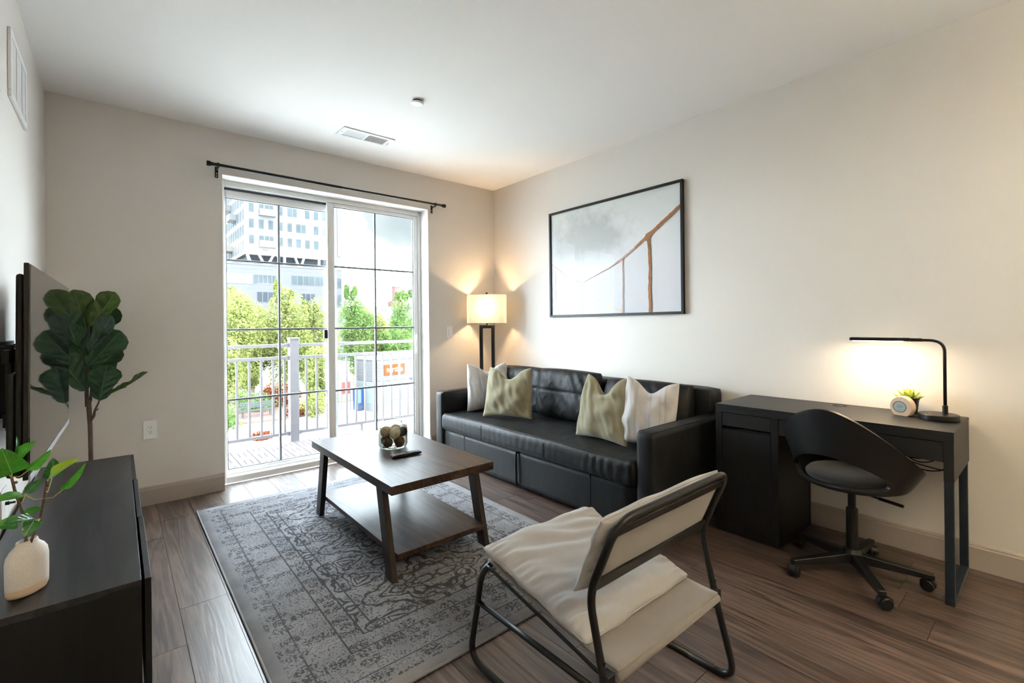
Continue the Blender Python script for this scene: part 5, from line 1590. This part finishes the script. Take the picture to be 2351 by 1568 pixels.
# ------------------------------------------------------------------ ground, trees
GZ = -4.5
def ground_mat():
    n = N('pale_street_and_verge')
    v = n.coords()
    f = n.noise(v, 0.35, 5)
    n.set(n.ramp(f, [(0.3, (0.48, 0.48, 0.47)), (0.7, (0.60, 0.59, 0.57))]), 0.9)
    return n.m
struct('ground', G().box(-150, 260, 6.5, 330, GZ - 0.5, GZ), ground_mat(), 'pale sunlit street below the balcony')
M_mulch = plain('red_brown_mulch', (0.0715, 0.0374, 0.0286), 0.95, var=0.3, scale=3)
M_lawn = plain('dry_grass', (0.0550, 0.0633, 0.0248), 0.95, var=0.3, scale=1.5)
def flat_poly(name, pts, z, mat, lab):
    struct(name, G().prism(pts, GZ, GZ + z, 'xy'), mat, lab, fixn=True)
flat_poly('planting_bed', [(3.5, 31.5), (7.5, 31.0), (10.8, 31.6), (11.0, 34.5), (6, 36), (3.2, 35)], 0.12, M_mulch, 'red-brown mulch bed under the street trees')
flat_poly('lawn', [(2.0, 36.2), (13, 35.0), (22, 38), (24, 60), (6, 60)], 0.05, M_lawn, 'patchy lawn behind the street trees')
def tree_leaf_mat(name, a, b_, tr=0.4):
    n = N(name)
    f = n.noise(n.coords(), 1.1, 4)
    g_ = n.noise(n.coords(), 14, 2)
    col = n.ramp(n.math('ADD', n.math('MULTIPLY', f, 0.5), n.math('MULTIPLY', g_, 0.5)), [(0.35, a), (0.65, b_)])
    df = n.n.new('ShaderNodeBsdfDiffuse')
    tl = n.n.new('ShaderNodeBsdfTranslucent')
    n.link(col, df.inputs[0])
    n.link(col, tl.inputs[0])
    mx = n.n.new('ShaderNodeMixShader')
    mx.inputs[0].default_value = tr
    n.link(df.outputs[0], mx.inputs[1])
    n.link(tl.outputs[0], mx.inputs[2])
    n.link(mx.outputs[0], n.out.inputs[0])
    return n.m
TLY = tree_leaf_mat('yellow_green_crown', (0.062, 0.083, 0.018), (0.20, 0.212, 0.075))
TLG = tree_leaf_mat('green_crown', (0.032, 0.072, 0.020), (0.125, 0.175, 0.055))
TLR = tree_leaf_mat('red_shrub_leaf', (0.0768, 0.0144, 0.0086), (0.1152, 0.0336, 0.0144))
M_bark = plain('street_tree_bark', (0.14, 0.11, 0.09), 0.95, var=0.3, scale=6)
def crown(c, rx, ry, rz, n_, size, seed, pointy=0.0):
    rr = random.Random(seed)
    g = G()
    blobs = []
    for k in range(26):
        a, b2 = rr.random() * 2 * PI, math.acos(2 * rr.random() - 1)
        r_ = 0.25 + 0.6 * rr.random() ** 0.6
        zz_ = math.cos(b2) * r_
        sh_ = 1 - pointy * max(0, zz_)
        blobs.append((Vector((math.sin(b2) * math.cos(a) * r_ * rx * sh_, math.sin(b2) * math.sin(a) * r_ * ry * sh_, zz_ * rz)), 0.24 + 0.22 * rr.random()))
    if pointy:
        for k in range(4):
            blobs.append((Vector((rx * (rr.random() - 0.5) * 0.7, 0, rz * (0.80 + 0.25 * rr.random()))), 0.12))
    for k in range(n_):
        bc_, br_ = blobs[k % len(blobs)]
        d = Vector((rr.gauss(0, 1), rr.gauss(0, 1), rr.gauss(0, 1))).normalized()
        p = Vector(c) + bc_ + Vector((d.x * rx, d.y * ry, d.z * rz)) * br_ * (0.75 + 0.3 * rr.random())
        s_ = size * (0.6 + 0.8 * rr.random())
        u = Vector((rr.gauss(0, 1), rr.gauss(0, 1), rr.gauss(0, 1))).normalized()
        w = (d * 0.6 + Vector((rr.gauss(0, 1), rr.gauss(0, 1), rr.gauss(0, 1))).normalized()).normalized().cross(u)
        if w.length < 1e-3:
            continue
        w.normalize()
        b0 = len(g.v)
        g.v += [tuple(p - u * s_), tuple(p + w * s_ * 0.5), tuple(p + u * s_), tuple(p - w * s_ * 0.5)]
        g.f.append((b0, b0 + 1, b0 + 2, b0 + 3))
    return g
def tree(label, x, y, top, rx, mat, seed, low=-3.2, n_=12000, pointy=0.0, size=0.105):
    t_ = thing('street_tree', label, 'tree', (x, y, GZ), group='street trees outside the window')
    zc_2 = (top + low) / 2
    cr_ = mk('crown', crown((x, y, zc_2), rx, rx * 0.9, (top - low) / 2, n_, size, seed, pointy), mat, t_)
    mk('trunk', G().tube([(x, y, GZ), (x + 0.05, y, -2.5), (x, y, zc_2 + 1)], [0.16, 0.13, 0.05], 8), M_bark, t_)
tree('yellow-green tree nearest the left door jamb outside', 6.1, 38.0, 4.3, 2.1, TLY, 1, low=-3.6)
tree('yellow-green tree behind the railing post outside', 10.2, 40.0, 4.4, 1.9, TLY, 2, low=-3.5, pointy=0.45)
tree('low yellow-green tree between two taller ones outside', 8.2, 42.0, 2.4, 2.1, TLY, 3, low=-3.6)
tree('yellow-green tree behind the meeting stiles of the patio door', 12.6, 41.0, 3.3, 1.9, TLY, 4, low=-3.6, pointy=0.3)
tree('tall pointed green tree in the middle of the sliding panel', 17.3, 44.0, 4.6, 2.1, TLG, 5, low=-3.4, pointy=0.6)
tree('broad pale green tree beside the pointed green tree', 19.6, 45.5, 3.3, 2.2, TLY, 6, low=-3.4)
tree('green tree in front of the brick chimney outside', 24.2, 47.0, 4.9, 2.4, TLG, 7, low=-3.4, pointy=0.4)
tree('green tree low behind the corner shop roof', 21.6, 44.0, 1.6, 2.3, TLG, 8, low=-3.8)
tree('small yellow-green tree at the far left edge of the glass', 4.2, 33.0, 1.2, 1.6, TLY, 9, low=-3.8, n_=7000)
tree('bushy yellow-green tree in front of the corner shop', 10.9, 33.5, 0.2, 1.25, TLY, 10, low=-4.3, n_=6000)
def shrub(label, x, y, r_, h_, mat, seed, n_=900):
    o = mk('shrub', crown((x, y, GZ + h_ * 0.5), r_, r_, h_ * 0.55, n_ * 2, 0.075, seed), mat)
    tag(o, label, 'shrub', 'shrubs along the street')
shrub('pale yellow-green shrub at the corner of the mulch bed', 9.6, 30.6, 0.9, 1.7, TLY, 21)
shrub('red leaved shrub in the mulch bed', 8.9, 36.5, 1.3, 1.7, TLR, 22)
shrub('small red flowering plant at the kerb below the railing', 5.55, 26.3, 0.55, 0.4, TLR, 23, 400)
shrub('rounded green shrub at the left end of the mulch bed', 4.6, 30.2, 0.8, 1.2, TLG, 24)
shrub('low tawny shrub beside the yellow-green shrub', 8.6, 31.3, 0.7, 0.8, TLR, 25, 600)
shrub('wide green shrub in front of the lawn', 6.7, 35.2, 1.5, 1.3, TLG, 26)
bench = thing('park_bench', 'small dark slatted bench on the mulch bed', 'bench', (6.6, 32.6, GZ + 0.12))
M_bench = plain('bench_paint', (0.0116, 0.0182, 0.0165), 0.6)
for k in range(4):
    mk('slat', G().box(5.7, 7.5, 32.35 + 0.13 * k, 32.45 + 0.13 * k, GZ + 0.55, GZ + 0.59), M_bench, bench)
for k in range(3):
    mk('slat', G().box(5.7, 7.5, 32.88, 32.92, GZ + 0.68 + 0.13 * k, GZ + 0.78 + 0.13 * k), M_bench, bench)
for xx in (5.8, 7.36):
    for yy in (32.38, 32.82):
        mk('leg', G().box(xx, xx + 0.05, yy, yy + 0.05, GZ + 0.12, GZ + 0.55), M_bench, bench)

# ------------------------------------------------------------------ corner shop with sign
KC = Vector((12.99, 29.40, 0))
kr = math.radians(10)
ks = thing('corner_shop', 'small white clad corner shop with orange sign', 'building', (KC.x, KC.y, GZ), kr, world=False)
M_clad = plain('white_cladding', (0.0306, 0.0306, 0.0320), 0.7, var=0.04)
M_plinth = plain('grey_plinth', (0.0500, 0.0525, 0.0550), 0.8)
H_ = 3.48
mk('wall', G().box(0, 7, 0, 2.2, 0, H_), M_clad, ks)
mk('plinth', G().box(-0.02, 7.02, -0.02, 2.22, 0, 0.55), M_plinth, ks)
mk('side_column', G().box(-0.03, 0.45, -0.03, 2.23, 0.55, 2.0), plain('grey_green_panel', (0.0500, 0.0625, 0.0600), 0.7), ks)
for k in range(12):
    z = 2.05 + k * 0.105
    mk('siding_board', G().hexa([(-0.05, -0.05, z), (7.05, -0.05, z), (7.05, 2.25, z), (-0.05, 2.25, z)], [(-0.015, -0.015, z + 0.10), (7.015, -0.015, z + 0.10), (7.015, 2.215, z + 0.10), (-0.015, 2.215, z + 0.10)]), M_clad, ks)
mk('roof', G().box(-0.12, 7.12, -0.12, 2.32, H_, H_ + 0.14), M_conc, ks)
for k in range(5):
    xx = 0.9 + 1.15 * k
    wn_ = mk('window', G().box(xx, xx + 0.95, -0.03, 0.0, 0.75, 1.85), M_conc, ks)
    mk('pane', G().box(xx + 0.05, xx + 0.90, -0.035, -0.03, 0.80, 1.80), plain('shop_glass', (0.0323, 0.0382, 0.0397), 0.3), wn_)
    for q in range(3):
        mk('shelf_line', G().box(xx + 0.05, xx + 0.90, -0.045, -0.035, 1.02 + 0.24 * q, 1.05 + 0.24 * q), M_clad, wn_)
for k in range(3):
    mk('spot_lamp', G().box(1.2 + 1.7 * k, 1.32 + 1.7 * k, -0.16, -0.03, 1.90, 2.02), M_plinth, ks)
sg = mk('sign', G().box(0.62, 2.30, -0.10, -0.05, 2.40, 3.10), plain('orange_sign', (0.0680, 0.0210, 0.0060), 0.8, spec=0.03), ks)
fc = bpy.data.curves.new('lettering', 'FONT')
fc.body = 'tortilla'
fc.size = 0.50
fc.offset = 0.008
fc.extrude = 0.004
fc.align_x = 'CENTER'
fo0 = bpy.data.objects.new('lettering_curve', fc)
C.objects.link(fo0)
bpy.context.view_layer.update()
lme = bpy.data.meshes.new_from_object(fo0.evaluated_get(bpy.context.evaluated_depsgraph_get()))
bpy.data.objects.remove(fo0)
fo = bpy.data.objects.new('lettering', lme)
C.objects.link(fo)
fo.parent = sg
fo.location = (1.46, -0.103, 2.60)
fo.rotation_euler = (PI / 2, 0, 0)
lme.materials.clear()
lme.materials.append(plain('white_lettering', (0.1000, 0.1000, 0.1040), 0.6))
vm = thing('vending_machine', 'blue drinks vending machine beside the corner shop', 'vending machine', (12.22, 30.55, GZ), math.radians(10), world=False)
M_blue = plain('blue_vending', (0.0058, 0.0216, 0.0720), 0.4)
mk('cabinet', G().box(0.0, 0.46, 0, 0.6, 0.05, 1.55), M_blue, vm, bevel=0.02)
mk('display_panel', G().box(0.03, 0.26, -0.012, 0.0, 0.55, 1.45), plain('vending_panel', (0.0600, 0.0850, 0.1200), 0.3), vm)
mk('delivery_slot', G().box(0.03, 0.42, -0.012, 0.0, 0.18, 0.36), M_slot, vm)
rs = thing('red_banner', 'red banner stand beside the vending machine', 'banner', (11.75, 31.4, GZ))
mk('pole', G().tube([(11.45, 31.4, GZ), (11.45, 31.4, GZ + 2.0)], 0.03, 8).tube([(12.05, 31.4, GZ), (12.05, 31.4, GZ + 2.0)], 0.03, 8), M_plinth, rs)
mk('flag', G().box(11.45, 12.05, 31.38, 31.42, GZ + 1.15, GZ + 1.95), plain('red_cloth', (0.0780, 0.0105, 0.0075), 0.8), rs)

# ------------------------------------------------------------------ apartment tower
M_fac = plain('white_facade_panel', (0.0572, 0.0572, 0.0572), 0.8, var=0.02, scale=0.5)
M_pod = plain('pale_grey_podium', (0.0314, 0.0314, 0.0332), 0.85, var=0.03, scale=0.6)
def far_glass(name, c_):
    n = N(name)
    f = n.noise(n.coords((1, 1, 0.6)), 0.9, 4)
    n.set(n.ramp(f, [(0.35, tuple(a * 0.72 for a in c_)), (0.65, c_)]), 0.8, 0, 0.04)
    return n.m
M_fgl = far_glass('tower_window_glass', (0.0322, 0.0391, 0.0428))
M_fgd = far_glass('dark_tower_glass', (0.0217, 0.0259, 0.0322))
M_ffr = plain('grey_window_frame', (0.0209, 0.0220, 0.0258), 0.6)
BY = 90.0
tw = thing('apartment_tower', 'white apartment tower with grey podium beyond the trees', 'building', (24, BY + 8, GZ))
mk('tower_wall', G().box(16.6, 32.9, BY, BY + 22, 13.75, 38), M_fac, tw)
mk('corner_fin', G().box(32.3, 32.9, BY - 0.15, BY, 14.6, 38), M_ffr, tw)
mk('recessed_storey', G().box(17.2, 32.4, BY + 1.2, BY + 21, 11.9, 13.75), M_fgd, tw)
mk('podium', G().box(9.5, 33.0, BY - 0.3, BY + 24, GZ, 11.95), M_pod, tw)
mk('podium_coping', G().box(9.4, 33.1, BY - 0.4, BY + 24, 11.95, 12.15), M_fac, tw)
def far_window(x0_, x1_, z0_, z1_, y_, mull=0, mat=None, deep=0.12):
    w_ = mk('window', G().box(x0_ - 0.05, x1_ + 0.05, y_ - 0.03, y_ + deep, z0_ - 0.05, z1_ + 0.05), M_ffr, tw)
    mk('pane', G().box(x0_ + 0.05, x1_ - 0.05, y_ - 0.05, y_ - 0.03, z0_ + 0.05, z1_ - 0.05), mat or M_fgl, w_)
    for q in range(mull):
        xm = x0_ + (x1_ - x0_) * (q + 1) / (mull + 1)
        mk('mullion', G().box(xm - 0.05, xm + 0.05, y_ - 0.08, y_ - 0.05, z0_, z1_), M_ffr, w_)
A = [(17.24, 18.04, 0), (21.85, 22.65, 0)]
rows = {25.38: A + [(18.75, 19.58, 0), (20.27, 21.1, 0), (23.38, 24.2, 0), (24.84, 26.54, 1), (27.96, 28.83, 0), (29.5, 30.3, 0)],
        22.65: A + [(18.80, 19.58, 0), (19.71, 21.13, 1), (23.38, 25.05, 1), (26.40, 27.25, 0), (27.96, 28.83, 0), (29.5, 30.3, 0)],
        19.92: A + [(18.75, 19.58, 0), (20.27, 21.10, 0), (23.38, 24.2, 0), (24.84, 26.54, 1), (27.96, 28.83, 0), (29.5, 30.3, 0)],
        17.17: A + [(18.80, 19.58, 0), (19.71, 21.13, 1), (23.38, 24.2, 0), (24.84, 25.7, 0), (26.40, 27.25, 0), (27.96, 28.83, 0)]}
for zt, ws in rows.items():
    for (a, b_, mu) in ws:
        far_window(a, b_, zt - 1.6, zt, BY, mu)
for zb in (20.72, 15.25):
    bl_ = mk('balcony', G().box(18.70, 21.40, BY - 1.0, BY, zb - 0.16, zb), M_fac, tw)
    mk('balustrade', G().box(18.72, 21.38, BY - 1.0, BY - 0.96, zb, zb + 0.95), plain('glass_balustrade', (0.0612, 0.0648, 0.0666), 0.2), bl_)
def brace(xa, xb, w_=0.42):
    mk('brace', G().hexa([(xb - w_ / 2, BY - 0.05, 11.95), (xb + w_ / 2, BY - 0.05, 11.95), (xb + w_ / 2, BY + 0.5, 11.95), (xb - w_ / 2, BY + 0.5, 11.95)], [(xa - w_ / 2, BY - 0.05, 13.75), (xa + w_ / 2, BY - 0.05, 13.75), (xa + w_ / 2, BY + 0.5, 13.75), (xa - w_ / 2, BY + 0.5, 13.75)]), M_fac, tw)
for a, b_ in ((17.0, 17.6), (18.8, 19.7), (21.0, 20.1), (22.9, 22.9), (24.7, 25.4), (26.2, 25.6), (28.9, 28.9), (31.2, 31.2)):
    brace(a, b_)
for (a, b_, z0_, z1_, mu, dk) in ((17.85, 21.4, 8.65, 10.3, 4, 0), (23.9, 29.9, 8.75, 10.5, 5, 0), (18.3, 23.55, 5.5, 7.36, 5, 1), (25.5, 28.0, 5.6, 7.28, 2, 1), (31.2, 32.9, 8.45, 10.45, 1, 0), (31.2, 32.9, 5.0, 7.3, 1, 0), (23.9, 28.0, 1.5, 3.8, 3, 0)):
    far_window(a, b_, z0_, z1_, BY - 0.3, mu, M_fgd if dk else M_fgl)
for k in range(4):
    mk('cladding_panel', G().box(13.0 + k * 1.18, 14.15 + k * 1.18, BY - 0.36, BY - 0.3, 8.62, 10.36), M_fac, tw)
for k, z in enumerate((7.9, 11.2)):
    mk('podium_joint', G().box(9.5, 33.0, BY - 0.32, BY - 0.3, z, z + 0.05), M_ffr, tw)
# shaded side of the tower: floors of tall panes
for fl_ in range(8):
    z = 14.0 + fl_ * 2.73
    for k in range(9):
        ya = BY + 0.8 + k * 2.2
        w_ = mk('window', G().box(16.52, 16.62, ya, ya + 1.5, z + 0.3, z + 2.2), M_ffr, tw)
        mk('pane', G().box(16.50, 16.52, ya + 0.1, ya + 1.4, z + 0.4, z + 2.1), M_fgl, w_)
for (ya, z) in ((BY + 6.5, 20.6), (BY + 10, 15.4), (BY + 12, 23.4)):
    mk('balcony', G().box(15.4, 16.5, ya, ya + 3.4, z, z + 1.1), M_fac, tw)

# ------------------------------------------------------------------ low building with brick chimney
lb_ = thing('low_brick_building', 'low pale building with a red brick chimney behind the green trees', 'building', (37, 75, GZ))
mk('wall', G().box(28.5, 52, 70, 84, GZ, 4.3), plain('pale_render', (0.0660, 0.0645, 0.0645), 0.9, var=0.02), lb_)
M_brick = plain('red_brick', (0.0700, 0.0275, 0.0250), 0.9, var=0.15, scale=3)
ch = mk('chimney', G().box(34.3, 35.2, 69.8, 71.0, 4.3, 7.45), M_brick, lb_)
mk('chimney_cap', G().box(34.25, 35.25, 69.75, 71.05, 7.45, 7.6), M_ffr, ch)
mk('parapet', G().box(33.8, 36.2, 69.9, 71.5, 4.3, 5.2), M_brick, lb_)
for k in range(9):
    w_ = mk('window', G().box(30.9 + k * 0.62, 31.12 + k * 0.62, 69.95, 70.02, 3.55, 3.85), M_ffr, lb_)
